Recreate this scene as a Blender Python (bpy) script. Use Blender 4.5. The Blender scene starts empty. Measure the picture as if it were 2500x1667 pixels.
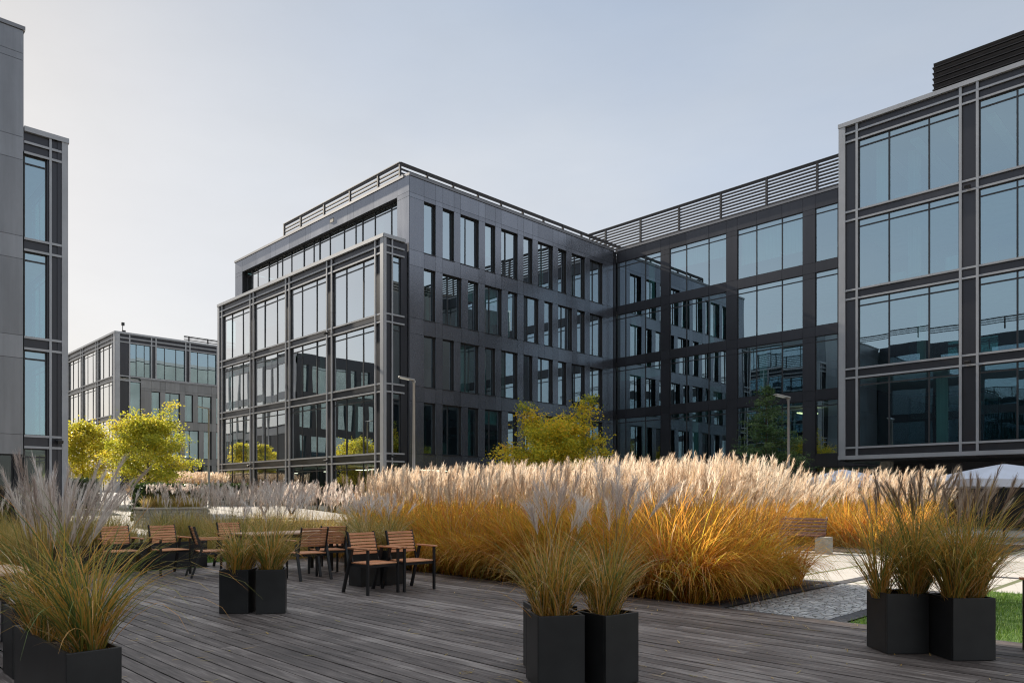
import bpy, math, random
import numpy as np
from mathutils import Vector, Matrix
random.seed(7)
rng = np.random.default_rng(11)
S = bpy.context.scene
C = S.collection
R_ = math.radians
EYE = 1.42                                   # camera height above the deck
FWD = (0.7028, 0.7114); RGT = (0.7114, -0.7028)

# ------------------------------------------------------------------ basics
def tag(o, label=None, cat=None, group=None, kind=None):
    if label: o['label'] = label
    if cat: o['category'] = cat
    if group: o['group'] = group
    if kind: o['kind'] = kind
    return o
def empty(name, loc=(0, 0, 0), rz=0.0, label=None, cat=None, group=None):
    o = bpy.data.objects.new(name, None); C.objects.link(o)
    o.empty_display_size = 0.2
    o.location = loc; o.rotation_euler = (0, 0, rz)
    return tag(o, label, cat, group)
def link(name, me, parent=None):
    o = bpy.data.objects.new(name, me); C.objects.link(o)
    if parent is not None: o.parent = parent
    return o
def copy_tree(o, parent=None):
    c = o.copy(); C.objects.link(c)
    c.parent = parent
    for ch in list(o.children): copy_tree(ch, c)
    return c

class MB:
    def __init__(s, rand=False): s.v = []; s.f = []; s.m = []; s.t = []; s.rand = rand
    def quad(s, a, b, c, d, m=0, t=0.5):
        n = len(s.v); s.v += [a, b, c, d]; s.f.append((n, n+1, n+2, n+3)); s.m.append(m); s.t += [t]*4
    def box(s, x0, x1, y0, y1, z0, z1, m=0, t=0.5):
        if x0 > x1: x0, x1 = x1, x0
        if y0 > y1: y0, y1 = y1, y0
        if z0 > z1: z0, z1 = z1, z0
        if s.rand: t = random.random()
        n = len(s.v)
        s.v += [(x0,y0,z0),(x1,y0,z0),(x1,y1,z0),(x0,y1,z0),(x0,y0,z1),(x1,y0,z1),(x1,y1,z1),(x0,y1,z1)]
        for q in ((0,3,2,1),(4,5,6,7),(0,1,5,4),(1,2,6,5),(2,3,7,6),(3,0,4,7)):
            s.f.append(tuple(n+i for i in q)); s.m.append(m)
        s.t += [t]*8
    def bar(s, p, q, w, h, m=0, up=(0, 0, 1), t=0.5):
        p = Vector(p); q = Vector(q); d = (q-p).normalized(); u = Vector(up)
        a = d.cross(u)
        if a.length < 1e-4: a = d.cross(Vector((0, 1, 0)))
        a.normalize(); b = a.cross(d).normalized()
        n = len(s.v)
        for e in (p, q):
            for i, j in ((-1,-1),(1,-1),(1,1),(-1,1)):
                s.v.append(tuple(e + a*(w/2*i) + b*(h/2*j)))
        for k in ((0,1,2,3),(7,6,5,4),(0,4,5,1),(1,5,6,2),(2,6,7,3),(3,7,4,0)):
            s.f.append(tuple(n+i for i in k)); s.m.append(m)
        s.t += [t]*8
    def tube(s, pts, rad, m=0, n=8, cap=True):
        rings = []
        for i, p in enumerate(pts):
            p = Vector(p)
            d = Vector(pts[min(i+1, len(pts)-1)]) - Vector(pts[max(i-1, 0)])
            d.normalize()
            a = d.cross(Vector((0, 0, 1)))
            if a.length < 1e-3: a = Vector((1, 0, 0))
            a.normalize(); b = d.cross(a).normalized()
            r = rad[i] if isinstance(rad, (list, tuple)) else rad
            k0 = len(s.v)
            for k in range(n):
                an = 2*math.pi*k/n
                s.v.append(tuple(p + a*(r*math.cos(an)) + b*(r*math.sin(an)))); s.t.append(0.5)
            rings.append(k0)
        for i in range(len(rings)-1):
            for k in range(n):
                s.f.append((rings[i]+k, rings[i]+(k+1) % n, rings[i+1]+(k+1) % n, rings[i+1]+k)); s.m.append(m)
        if cap:
            s.f.append(tuple(rings[0]+k for k in range(n))); s.m.append(m)
            s.f.append(tuple(rings[-1]+k for k in reversed(range(n)))); s.m.append(m)
    def build(s, name, mats, parent=None, bevel=0.0, smooth=False):
        me = bpy.data.meshes.new(name)
        me.from_pydata(s.v, [], s.f)
        for m in (mats if isinstance(mats, (list, tuple)) else [mats]): me.materials.append(m)
        me.polygons.foreach_set('material_index', s.m)
        at = me.attributes.new('tint', 'FLOAT', 'POINT'); at.data.foreach_set('value', s.t)
        if smooth: me.polygons.foreach_set('use_smooth', [True]*len(s.f))
        me.update()
        o = link(name, me, parent)
        if bevel:
            b = o.modifiers.new('bevel', 'BEVEL'); b.width = bevel; b.segments = 2; b.limit_method = 'ANGLE'
        return o

def np_mesh(name, V, Q, T, mats, MI=None, parent=None, smooth=False):
    """V (n,3), Q (m,4) quads, T (n,) tint, MI (m,) material index"""
    me = bpy.data.meshes.new(name)
    V = np.ascontiguousarray(V, dtype=np.float32); Q = np.ascontiguousarray(Q, dtype=np.int32)
    me.vertices.add(len(V)); me.vertices.foreach_set('co', V.ravel())
    me.loops.add(Q.size); me.loops.foreach_set('vertex_index', Q.ravel())
    me.polygons.add(len(Q))
    me.polygons.foreach_set('loop_start', np.arange(0, Q.size, 4, dtype=np.int32))
    if MI is not None: me.polygons.foreach_set('material_index', np.ascontiguousarray(MI, dtype=np.int32))
    if smooth: me.polygons.foreach_set('use_smooth', np.ones(len(Q), dtype=bool))
    for m in mats: me.materials.append(m)
    me.update(calc_edges=True)
    at = me.attributes.new('tint', 'FLOAT', 'POINT'); at.data.foreach_set('value', np.ascontiguousarray(T, dtype=np.float32))
    return link(name, me, parent)

# ------------------------------------------------------------------ materials
def new_mat(name):
    m = bpy.data.materials.new(name); m.use_nodes = True
    nt = m.node_tree; nt.nodes.clear()
    out = nt.nodes.new('ShaderNodeOutputMaterial')
    return m, nt, out
def N(nt, kind, **kw):
    n = nt.nodes.new(kind)
    for k, v in kw.items():
        if k in n.inputs.keys(): n.inputs[k].default_value = v
        else: setattr(n, k, v)
    return n
def ramp(nt, stops, fac):
    r = nt.nodes.new('ShaderNodeValToRGB')
    e = r.color_ramp.elements
    while len(e) < len(stops): e.new(0.5)
    for el, (p, c) in zip(e, stops): el.position = p; el.color = (*c, 1)
    nt.links.new(fac, r.inputs['Fac']); return r.outputs['Color']
def objcoord(nt, scale=(1, 1, 1), loc=(0, 0, 0), kind='Object'):
    tc = nt.nodes.new('ShaderNodeTexCoord'); mp = nt.nodes.new('ShaderNodeMapping')
    mp.inputs['Scale'].default_value = scale; mp.inputs['Location'].default_value = loc
    nt.links.new(tc.outputs[kind], mp.inputs['Vector']); return mp.outputs['Vector']
def noise(nt, vec, scale, detail=4, rough=0.55):
    n = nt.nodes.new('ShaderNodeTexNoise')
    n.inputs['Scale'].default_value = scale; n.inputs['Detail'].default_value = detail; n.inputs['Roughness'].default_value = rough
    nt.links.new(vec, n.inputs['Vector']); return n.outputs['Fac']
def bump(nt, h, strength, dist=0.02):
    b = nt.nodes.new('ShaderNodeBump'); b.inputs['Strength'].default_value = strength; b.inputs['Distance'].default_value = dist
    nt.links.new(h, b.inputs['Height']); return b.outputs['Normal']
def tint(nt):
    a = nt.nodes.new('ShaderNodeAttribute'); a.attribute_name = 'tint'; return a.outputs['Fac']

def simple(name, col, rough=0.5, metal=0.0, var=0.15, scale=3.0, bmp=0.0, spec=0.5, stretch=(1, 1, 1)):
    m, nt, out = new_mat(name)
    p = nt.nodes.new('ShaderNodeBsdfPrincipled')
    v = objcoord(nt, stretch)
    f = noise(nt, v, scale, 3)
    c = ramp(nt, [(0.3, tuple(x*(1-var) for x in col)), (0.7, tuple(min(1, x*(1+var)) for x in col))], f)
    nt.links.new(c, p.inputs['Base Color'])
    p.inputs['Roughness'].default_value = rough; p.inputs['Metallic'].default_value = metal
    p.inputs['Specular IOR Level'].default_value = spec
    if bmp: nt.links.new(bump(nt, noise(nt, v, scale*6, 3), bmp), p.inputs['Normal'])
    nt.links.new(p.outputs['BSDF'], out.inputs['Surface']); return m

def cladding(name, col, rough, metal, stain):
    """metallic-paint facade panels with faint wash marks"""
    m, nt, out = new_mat(name)
    p = nt.nodes.new('ShaderNodeBsdfPrincipled')
    v = objcoord(nt)
    big = noise(nt, objcoord(nt, (1, 1, 0.35)), 0.45, 6, 0.65)
    fine = noise(nt, v, 3.0, 2)
    mx = N(nt, 'ShaderNodeMix', data_type='FLOAT'); mx.inputs[0].default_value = 0.02
    streak = noise(nt, objcoord(nt, (5, 5, 0.22)), 1.0, 5, 0.6)
    m2 = N(nt, 'ShaderNodeMix', data_type='FLOAT'); m2.inputs[0].default_value = 0.3; nt.links.new(big, m2.inputs[2]); nt.links.new(streak, m2.inputs[3])
    nt.links.new(m2.outputs[0], mx.inputs[2]); nt.links.new(fine, mx.inputs[3])
    c = ramp(nt, [(0.36, tuple(x*(1-stain) for x in col)), (0.62, tuple(x*(1+stain*0.6) for x in col))], mx.outputs[0])
    tr_ = N(nt, 'ShaderNodeMapRange'); tr_.inputs[3].default_value = 0.87; tr_.inputs[4].default_value = 1.12; nt.links.new(tint(nt), tr_.inputs[0])
    tv = N(nt, 'ShaderNodeVectorMath', operation='SCALE'); nt.links.new(c, tv.inputs[0]); nt.links.new(tr_.outputs[0], tv.inputs['Scale'])
    nt.links.new(tv.outputs[0], p.inputs['Base Color'])
    rr = N(nt, 'ShaderNodeMapRange'); rr.inputs[1].default_value = 0.3; rr.inputs[2].default_value = 0.7
    rr.inputs[3].default_value = rough-0.03; rr.inputs[4].default_value = rough+0.05
    nt.links.new(big, rr.inputs[0]); nt.links.new(rr.outputs[0], p.inputs['Roughness'])
    p.inputs['Metallic'].default_value = metal
    nt.links.new(p.outputs['BSDF'], out.inputs['Surface']); return m

def glass(name, refl, tcol, gcol=(0.86, 0.95, 1.0), wave=0.032, ex=1.3):
    m, nt, out = new_mat(name)
    g = N(nt, 'ShaderNodeBsdfGlossy'); g.inputs['Roughness'].default_value = 0.004; g.inputs['Color'].default_value = (*gcol, 1)
    t = N(nt, 'ShaderNodeBsdfTransparent'); t.inputs['Color'].default_value = (*tcol, 1)
    lw = N(nt, 'ShaderNodeLayerWeight'); lw.inputs['Blend'].default_value = 0.5
    pw = N(nt, 'ShaderNodeMath', operation='POWER'); pw.inputs[1].default_value = ex
    nt.links.new(lw.outputs['Facing'], pw.inputs[0])
    mr = N(nt, 'ShaderNodeMapRange'); mr.inputs[3].default_value = refl; mr.inputs[4].default_value = 1.0
    nt.links.new(pw.outputs[0], mr.inputs[0])
    gm = N(nt, 'ShaderNodeMix', data_type='RGBA'); gm.inputs[6].default_value = (*gcol, 1); gm.inputs[7].default_value = (1, 1, 1, 1)
    gk = N(nt, 'ShaderNodeMath', operation='MULTIPLY', use_clamp=True); gk.inputs[1].default_value = 2.0
    nt.links.new(pw.outputs[0], gk.inputs[0]); nt.links.new(gk.outputs[0], gm.inputs[0]); nt.links.new(gm.outputs[2], g.inputs['Color'])
    v = objcoord(nt, (1, 1, 0.5))
    b = bump(nt, noise(nt, v, 0.55, 1), wave, 0.1)
    nt.links.new(b, g.inputs['Normal'])
    mx = N(nt, 'ShaderNodeMixShader')
    nt.links.new(mr.outputs[0], mx.inputs[0]); nt.links.new(t.outputs[0], mx.inputs[1]); nt.links.new(g.outputs[0], mx.inputs[2])
    nt.links.new(mx.outputs[0], out.inputs['Surface']); return m

def leafmat(name, stops, trans=0.4, rough=0.5):
    m, nt, out = new_mat(name)
    c = ramp(nt, stops, tint(nt))
    d = N(nt, 'ShaderNodeBsdfPrincipled'); d.inputs['Roughness'].default_value = rough; d.inputs['Specular IOR Level'].default_value = 0.3
    t = N(nt, 'ShaderNodeBsdfTranslucent')
    nt.links.new(c, d.inputs['Base Color']); nt.links.new(c, t.inputs['Color'])
    mx = N(nt, 'ShaderNodeMixShader'); mx.inputs[0].default_value = trans
    nt.links.new(d.outputs[0], mx.inputs[1]); nt.links.new(t.outputs[0], mx.inputs[2])
    nt.links.new(mx.outputs[0], out.inputs['Surface']); return m

def emit(name, col, st):
    m, nt, out = new_mat(name)
    e = N(nt, 'ShaderNodeEmission'); e.inputs['Color'].default_value = (*col, 1); e.inputs['Strength'].default_value = st
    nt.links.new(e.outputs[0], out.inputs['Surface']); return m

def wood(name, cols, axis, scale, rough, plank=True, bmp=0.25):
    """streaky timber; axis = index of the grain direction; tint attribute shifts each board"""
    m, nt, out = new_mat(name)
    p = nt.nodes.new('ShaderNodeBsdfPrincipled')
    sc = [scale*9]*3; sc[axis] = scale*0.55
    add = N(nt, 'ShaderNodeVectorMath', operation='ADD')
    tt = tint(nt)
    cmb = N(nt, 'ShaderNodeCombineXYZ')
    mul = N(nt, 'ShaderNodeMath', operation='MULTIPLY'); mul.inputs[1].default_value = 57.0
    nt.links.new(tt, mul.inputs[0])
    for k in range(3): nt.links.new(mul.outputs[0], cmb.inputs[k])
    nt.links.new(objcoord(nt, tuple(sc)), add.inputs[0]); nt.links.new(cmb.outputs[0], add.inputs[1])
    g = noise(nt, add.outputs[0], 1.0, 8, 0.68)
    big = noise(nt, objcoord(nt), 0.9, 5, 0.6)
    s1 = N(nt, 'ShaderNodeMath', operation='MULTIPLY_ADD'); s1.inputs[1].default_value = 0.20; s1.inputs[2].default_value = -0.10
    nt.links.new(tt, s1.inputs[0])
    s2 = N(nt, 'ShaderNodeMath', operation='ADD'); nt.links.new(g, s2.inputs[0]); nt.links.new(s1.outputs[0], s2.inputs[1])
    s3 = N(nt, 'ShaderNodeMath', operation='MULTIPLY_ADD'); s3.inputs[1].default_value = 0.5; s3.inputs[2].default_value = -0.25
    nt.links.new(big, s3.inputs[0])
    s4 = N(nt, 'ShaderNodeMath', operation='ADD'); nt.links.new(s2.outputs[0], s4.inputs[0]); nt.links.new(s3.outputs[0], s4.inputs[1])
    c = ramp(nt, [(0.25, cols[0]), (0.5, cols[1]), (0.78, cols[2])], s4.outputs[0])
    nt.links.new(c, p.inputs['Base Color'])
    p.inputs['Roughness'].default_value = rough
    nt.links.new(bump(nt, g, bmp, 0.006), p.inputs['Normal'])
    nt.links.new(p.outputs['BSDF'], out.inputs['Surface']); return m

M = {}
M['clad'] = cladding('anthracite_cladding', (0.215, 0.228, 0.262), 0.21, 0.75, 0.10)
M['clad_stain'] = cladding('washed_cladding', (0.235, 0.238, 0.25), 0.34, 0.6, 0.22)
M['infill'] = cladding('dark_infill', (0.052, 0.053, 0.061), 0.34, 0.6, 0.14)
M['back'] = simple('joint_shadow_lining', (0.02, 0.02, 0.022), 0.8, 0, 0.1)
M['bars'] = simple('aluminium_grid', (0.355, 0.36, 0.375), 0.45, 0.3, 0.08, 1.2)
M['coping'] = simple('coping_metal', (0.19, 0.19, 0.20), 0.4, 0.5, 0.1, 1.0)
M['frame'] = simple('window_frame_metal', (0.035, 0.036, 0.04), 0.42, 0.2, 0.1)
M['louvre'] = simple('louvre_metal', (0.032, 0.03, 0.032), 0.5, 0.3, 0.15)
M['glass'] = glass('coated_glass', 0.42, (0.32, 0.60, 0.60), (0.64, 0.87, 1.0))
M['glass2'] = glass('ground_floor_glass', 0.07, (0.50, 0.60, 0.56), wave=0.03, ex=2.6)
M['slab'] = simple('ceiling_plaster', (0.72, 0.73, 0.72), 0.8, 0, 0.06)
M['floorin'] = simple('office_carpet', (0.09, 0.09, 0.1), 0.9, 0, 0.2)
M['inwall'] = simple('office_wall', (0.16, 0.17, 0.17), 0.8, 0, 0.2, 0.4)
M['curtain'] = simple('white_blind', (0.78, 0.82, 0.80), 0.8, 0, 0.1, 4, stretch=(3, 3, 0.1))
M['furn'] = simple('office_furniture', (0.42, 0.43, 0.38), 0.6, 0, 0.25, 0.7)
M['black'] = simple('black_powder_coat', (0.012, 0.012, 0.013), 0.45, 0.0, 0.1, 8)
M['planter'] = simple('anthracite_planter', (0.022, 0.022, 0.022), 0.42, 0.1, 0.3, 3.0)
M['soil'] = simple('soil', (0.045, 0.03, 0.02), 0.95, 0, 0.5, 22, 0.6)
M['post'] = simple('galvanised_lamp_post', (0.30, 0.29, 0.275), 0.4, 0.5, 0.1, 2)
M['teak'] = wood('teak_slats', [(0.34, 0.125, 0.05), (0.62, 0.27, 0.125), (0.76, 0.40, 0.21)], 0, 5.0, 0.5, bmp=0.1)
M['teak_y'] = wood('teak_arm', [(0.34, 0.125, 0.05), (0.62, 0.27, 0.125), (0.76, 0.40, 0.21)], 1, 5.0, 0.5, bmp=0.1)
M['bench_wood'] = wood('bench_wood', [(0.04, 0.011, 0.007), (0.08, 0.024, 0.014), (0.12, 0.042, 0.025)], 1, 4.0, 0.5, bmp=0.1)
M['table_wood'] = wood('table_wood', [(0.34, 0.20, 0.12), (0.56, 0.37, 0.24), (0.70, 0.50, 0.35)], 0, 4.0, 0.55, bmp=0.1)
M['deck'] = wood('weathered_deck', [(0.030, 0.022, 0.018), (0.110, 0.087, 0.076), (0.32, 0.275, 0.245)], 1, 3.4, 0.6, bmp=0.6)
M['conc'] = simple('concrete', (0.33, 0.31, 0.27), 0.85, 0, 0.25, 5, 0.3)
M['canvas'] = simple('parasol_canvas', (0.55, 0.57, 0.64), 0.85, 0, 0.04, 2)
M['lamp_warm'] = emit('warm_lamp', (1.0, 0.72, 0.34), 2.2)
M['lamp_cool'] = emit('office_strip', (1.0, 0.92, 0.75), 1.6)
LEAF_BED = [(0.0, (0.22, 0.22, 0.04)), (0.25, (0.56, 0.45, 0.06)), (0.5, (0.74, 0.405, 0.06)), (0.78, (0.64, 0.255, 0.055)), (1.0, (0.76, 0.57, 0.31))]
LEAF_POT = [(0.0, (0.10, 0.16, 0.05)), (0.28, (0.25, 0.27, 0.06)), (0.5, (0.54, 0.38, 0.08)), (0.78, (0.70, 0.34, 0.07)), (1.0, (0.84, 0.66, 0.38))]
LEAF_DRY = [(0.0, (0.22, 0.24, 0.07)), (0.4, (0.46, 0.38, 0.11)), (0.7, (0.58, 0.37, 0.10)), (1.0, (0.70, 0.56, 0.32))]
M['leaf_bed'] = leafmat('golden_grass_leaf', LEAF_BED, 0.58)
M['leaf_pot'] = leafmat('green_ochre_grass_leaf', LEAF_POT, 0.4)
M['leaf_dry'] = leafmat('dry_grass_leaf', LEAF_DRY, 0.4)
M['stem'] = leafmat('grass_stem', [(0, (0.20, 0.14, 0.05)), (1, (0.42, 0.30, 0.13))], 0.1)
M['plume'] = leafmat('cream_plume', [(0, (0.60, 0.44, 0.31)), (0.5, (0.78, 0.65, 0.50)), (1, (0.89, 0.80, 0.68))], 0.5, 0.8)
M['plume_mauve'] = leafmat('mauve_plume', [(0, (0.54, 0.43, 0.37)), (0.5, (0.76, 0.66, 0.59)), (1, (0.92, 0.86, 0.80))], 0.4, 0.8)
M['plume_brown'] = leafmat('brown_plume', [(0, (0.28, 0.19, 0.13)), (0.5, (0.44, 0.33, 0.25)), (1, (0.66, 0.55, 0.45))], 0.35, 0.8)
M['lawnblade'] = leafmat('lawn_blade', [(0, (0.045, 0.10, 0.012)), (0.6, (0.10, 0.20, 0.02)), (1, (0.2, 0.28, 0.05))], 0.4)
M['tree_yellow'] = leafmat('yellow_leaf', [(0, (0.20, 0.28, 0.035)), (0.4, (0.46, 0.46, 0.05)), (0.75, (0.66, 0.57, 0.06)), (1, (0.70, 0.45, 0.06))], 0.5)
M['tree_olive'] = leafmat('olive_gold_leaf', [(0, (0.17, 0.24, 0.03)), (0.4, (0.48, 0.45, 0.04)), (0.75, (0.86, 0.62, 0.04)), (1, (0.80, 0.40, 0.06))], 0.5)
M['needle'] = leafmat('spruce_needle', [(0, (0.035, 0.075, 0.025)), (0.6, (0.075, 0.14, 0.045)), (1, (0.14, 0.20, 0.07))], 0.25)
M['hedge'] = leafmat('hedge_leaf', [(0, (0.02, 0.04, 0.012)), (0.6, (0.045, 0.08, 0.02)), (1, (0.10, 0.14, 0.03))], 0.3)
M['bark'] = simple('bark', (0.10, 0.075, 0.055), 0.9, 0, 0.4, 10, 0.6, stretch=(1, 1, 0.2))
M['hedge_core'] = simple('hedge_twigs', (0.02, 0.025, 0.012), 0.95, 0, 0.4, 8)

# ------------------------------------------------------------------ facade helper
class Fac:
    """a vertical plane: axis 'x' (x = c, runs along y) or 'y' (y = c, runs along x); sg = outward sign"""
    def __init__(s, axis, c, sg, dz=0.0): s.axis, s.c, s.sg, s.dz = axis, c, sg, dz
    def box(s, mb, s0, s1, z0, z1, n0, n1, m=0):
        a, b = s.c + s.sg*n0, s.c + s.sg*n1
        if s.axis == 'x': mb.box(a, b, s0, s1, z0+s.dz, z1+s.dz, m)
        else: mb.box(s0, s1, a, b, z0+s.dz, z1+s.dz, m)
    def plane(s, mb, s0, s1, z0, z1, n, m=0):
        a = s.c + s.sg*n; z0 += s.dz; z1 += s.dz
        if s.axis == 'x': P = [(a, s0, z0), (a, s1, z0), (a, s1, z1), (a, s0, z1)]
        else: P = [(s0, a, z0), (s1, a, z0), (s1, a, z1), (s0, a, z1)]
        mb.quad(*P, m=m)

def window(F, par, s0, s1, z0, z1, mull=(), trans=None, n=-0.2, fw=0.045, g='glass', depth=0.04):
    if s0 > s1: s0, s1 = s1, s0
    f = MB()
    F.box(f, s0, s0+fw, z0, z1, n-depth/2, n+depth/2); F.box(f, s1-fw, s1, z0, z1, n-depth/2, n+depth/2)
    F.box(f, s0+fw, s1-fw, z0, z0+fw, n-depth/2, n+depth/2); F.box(f, s0+fw, s1-fw, z1-fw, z1, n-depth/2, n+depth/2)
    ed = sorted([s0+fw] + [q for q in mull] + [s1-fw])
    for q in mull: F.box(f, q-0.03, q+0.03, z0+fw, z1-fw, n-depth/2, n+depth/2+0.008)
    if trans is not None:
        for a, b in zip(ed[:-1], ed[1:]):
            a2 = a + (0.03 if a in mull else 0); b2 = b - (0.03 if b in mull else 0)
            F.box(f, a2, b2, trans-0.03, trans+0.03, n-depth/2, n+depth/2)
    w = f.build('window', M['frame'], par)
    p = MB()
    for a, b in zip(ed[:-1], ed[1:]):
        # every pane sits a hair out of true, as real glazing does
        da = random.uniform(-0.006, 0.006); db = random.uniform(-0.006, 0.006)
        a0 = F.c + F.sg*(n+da-0.01); b0 = F.c + F.sg*(n+db-0.01); c0 = F.c + F.sg*(n-0.01-da*0.5)
        zz0, zz1 = z0+fw*0.5+F.dz, z1-fw*0.5+F.dz
        if F.axis == 'x': p.quad((a0, a, zz0), (b0, b, zz0), (b0+c0-a0, b, zz1), (c0, a, zz1))
        else: p.quad((a, a0, zz0), (b, b0, zz0), (b, b0+c0-a0, zz1), (a, c0, zz1))
    p.build('pane', M[g], w)
    return w

def curtains(F, mb, s0, s1, z0, z1, prob=0.55):
    """blinds, columns and cupboards standing just behind the glazing"""
    w = abs(s1-s0); a0 = min(s0, s1)
    if random.random() < prob:
        k = random.random()
        if k < 0.45:
            c = a0 + random.uniform(0.1, 0.7)*w; ww = random.uniform(0.25, 0.5)
            F.box(mb, c, min(c+ww, a0+w-0.02), z0+0.02, z1-0.05, -0.75, -0.68, 2)
        elif k < 0.7:
            drop = random.uniform(0.25, 0.75)*(z1-z0)
            F.box(mb, a0+0.05, a0+w-0.05, z1-drop, z1-0.02, -0.45, -0.43, 2)
        else:
            for q in range(random.randint(1, 3)):
                c = a0 + random.uniform(0.05, 0.75)*w
                F.box(mb, c, min(c+random.uniform(0.35, 0.8), a0+w-0.02), z0-0.1, z0+random.uniform(0.5, 1.2), -1.5-q*0.3, -1.2-q*0.3, 3)
    if random.random() < 0.5:
        c = a0 + random.uniform(0.2, 0.8)*w
        F.box(mb, c, c+0.3, z0-0.1, z1+0.1, -2.6, -2.3, 1 if random.random() < 0.4 else 2)

SILL = lambda k: 3.7 + 3.7*k
def grid_bays(F, par, bays, ends, k0, k1, ztop, inter, closed_bottom=None, top_bars=(14.72, 14.33), mull=(0.285, 0.68), ground=True, post_w=0.30):
    """light grid-framed bay box. bays = [(s0,s1)] clear openings between vertical bars (s increasing),
       ends = (sa, sb) outer limits. k0..k1 storeys whose sill bar is at SILL(k)."""
    bars = MB(); inf = MB(True)
    sa, sb = ends
    zb = -0.25 if closed_bottom is None else closed_bottom
    # verticals: bar on each side of each bay
    bw = 0.10
    F.box(bars, sa, sa+post_w, zb, ztop-0.19, -0.06, 0.06); F.box(bars, sb-post_w, sb, zb, ztop-0.19, -0.06, 0.06)
    vert = []
    for (a, b) in bays: vert += [(a-bw, a), (b, b+bw)]
    for a, b in vert: F.box(bars, a, b, zb, ztop-0.19, -0.02, 0.053)
    # coping along the top
    F.box(bars, sa-0.02, sb+0.02, ztop-0.19, ztop, -0.5, 0.09)
    # horizontals
    cuts = sorted([(sa, sa+post_w), (sb-post_w, sb)] + vert)
    segs = [(cuts[i][1], cuts[i+1][0]) for i in range(len(cuts)-1) if cuts[i+1][0]-cuts[i][1] > 0.02]
    hz = [(t-0.085, t) for t in top_bars]
    for k in range(k0, k1+1):
        hz += [(SILL(k)-0.085, SILL(k)), (SILL(k)-0.505, SILL(k)-0.42)]
    if closed_bottom is not None:
        hz = [h for h in hz if h[0] > closed_bottom+0.2]
        F.box(bars, sa-0.02, sb+0.02, closed_bottom-0.18, closed_bottom, -0.5, 0.09)
    for a, b in segs:
        for z0, z1 in hz: F.box(bars, a, b, z0, z1, -0.02, 0.045)
    bars.build('facade_grid', M['bars'], par)
    # dark infill: piers between bays, spandrels behind the horizontals
    zt = ztop-0.19
    tops = top_bars[-1]-0.085
    F.box(inf, sa+0.01, sb-0.01, tops, zt, -0.3, -0.05)
    lows = [SILL(k) for k in range(k0, k1+1)]
    pe = [sa+0.01] + [q for ab in bays for q in ab] + [sb-0.01]
    piers = [(pe[i], pe[i+1]) for i in range(0, len(pe), 2)]
    levels = []
    hi = tops
    for z in reversed(lows):
        F.box(inf, sa+0.01, sb-0.01, z-0.505, z-0.02, -0.3, -0.05)
        levels.append((z-0.02, hi)); hi = z-0.505
    if closed_bottom is None: levels.append((0.12, hi)); F.box(inf, sa+0.01, sb-0.01, -0.25, 0.12, -0.3, -0.05)
    for z0, z1 in levels:
        for a, b in piers: F.box(inf, a, b, z0, z1, -0.3, -0.05)
        for a, b in bays:
            w = b-a
            gg = 'glass2' if z1 < 3.5 else 'glass'
            window(F, par, a, b, z0, z1, [a+w*mull[0], a+w*mull[1]], z1-0.32, n=-0.085, g=gg)
            curtains(F, inter, a, b, z0, z1)
    inf.build('infill_panels', M['infill'], par)

def clad_wall(F, par, s0, s1, rows, zbase, ztop, mat, inter, joints=None, name='cladding', ground=None, n=-0.20, prob=0.6):
    """panelled wall with punched windows. rows = [(z0, z1, [(a,b)...])] bottom to top"""
    pan = MB(True); bk = MB(); g = 0.007
    def panel(a, b, z0, z1):
        if b-a < 0.03 or z1-z0 < 0.03: return
        F.box(pan, a+g, b-g, z0+g, z1-g, -0.03, 0.0)
        F.box(bk, a, b, z0, z1, -0.34, -0.034)
    rows = sorted(rows)
    allx = lambda r: sorted(set([q for ab in r for q in ab]))
    z = zbase
    prev = None
    for i, (z0, z1, ops) in enumerate(rows):
        # band below this row
        xs = [s0] + [q for q in allx(ops)] + [s1]
        sel = [xs[0]] + [xs[j] for j in range(1, len(xs)-1)] + [xs[-1]]
        for a, b in zip(sel[:-1], sel[1:]): panel(a, b, z, z0)
        ed = [s0] + [q for ab in ops for q in ab] + [s1]
        for j in range(0, len(ed), 2): panel(ed[j], ed[j+1], z0, z1)
        sill = MB()
        for a, b in ops:
            wide = (b-a) > 1.1
            w = window(F, par, a, b, z0, z1, [a+(b-a)*0.36] if wide and (b-a) < 2 else [], None, n=n, fw=0.055, g='glass2' if z1 < 3.5 else 'glass')
            F.box(sill, a-0.02, b+0.02, z0-0.03, z0+0.012, -0.2, 0.035)
            sill.build('sill', M['frame'], w); sill = MB()
            curtains(F, inter, a, b, z0, z1, prob)
        z = z1
        prev = ops
    xs = joints or allx(rows[-1][2])
    xs = [s0] + [q for q in xs if s0 < q < s1] + [s1]
    zt = ztop-0.14
    for a, b in zip(xs[:-1], xs[1:]):
        panel(a, b, z, z+0.25) if zt-z > 0.6 else None
        panel(a, b, z+0.25 if zt-z > 0.6 else z, zt)
    bk.build('wall', M['back'], par)
    pan.build(name, mat, par)
    cp = MB(); F.box(cp, s0-0.05, s1+0.05, zt, ztop, -0.45, 0.05); cp.build('coping', M['coping'], par)

def louvre(par, runs, z0, z1, nsl, posts, depth=0.12, blade=0.085, tilt=0.03):
    """open roof screen of horizontal blades; runs = [((x0,y0),(x1,y1))]"""
    lb = MB(); lp = MB()
    for (a, b) in runs:
        for k in range(nsl):
            z = z0 + (z1-z0)*(k+0.5)/nsl
            lb.bar((a[0], a[1], z), (b[0], b[1], z), 0.10, blade)
        lb.bar((a[0], a[1], z1), (b[0], b[1], z1), 0.14, 0.05)
    o = lb.build('roof_louvre', M['louvre'], par)
    for (x, y) in posts:
        lp = MB(); lp.box(x-0.06, x+0.06, y-0.06, y+0.06, z0-0.6, z1-0.03); lp.build('louvre_post', M['louvre'], o)

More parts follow.
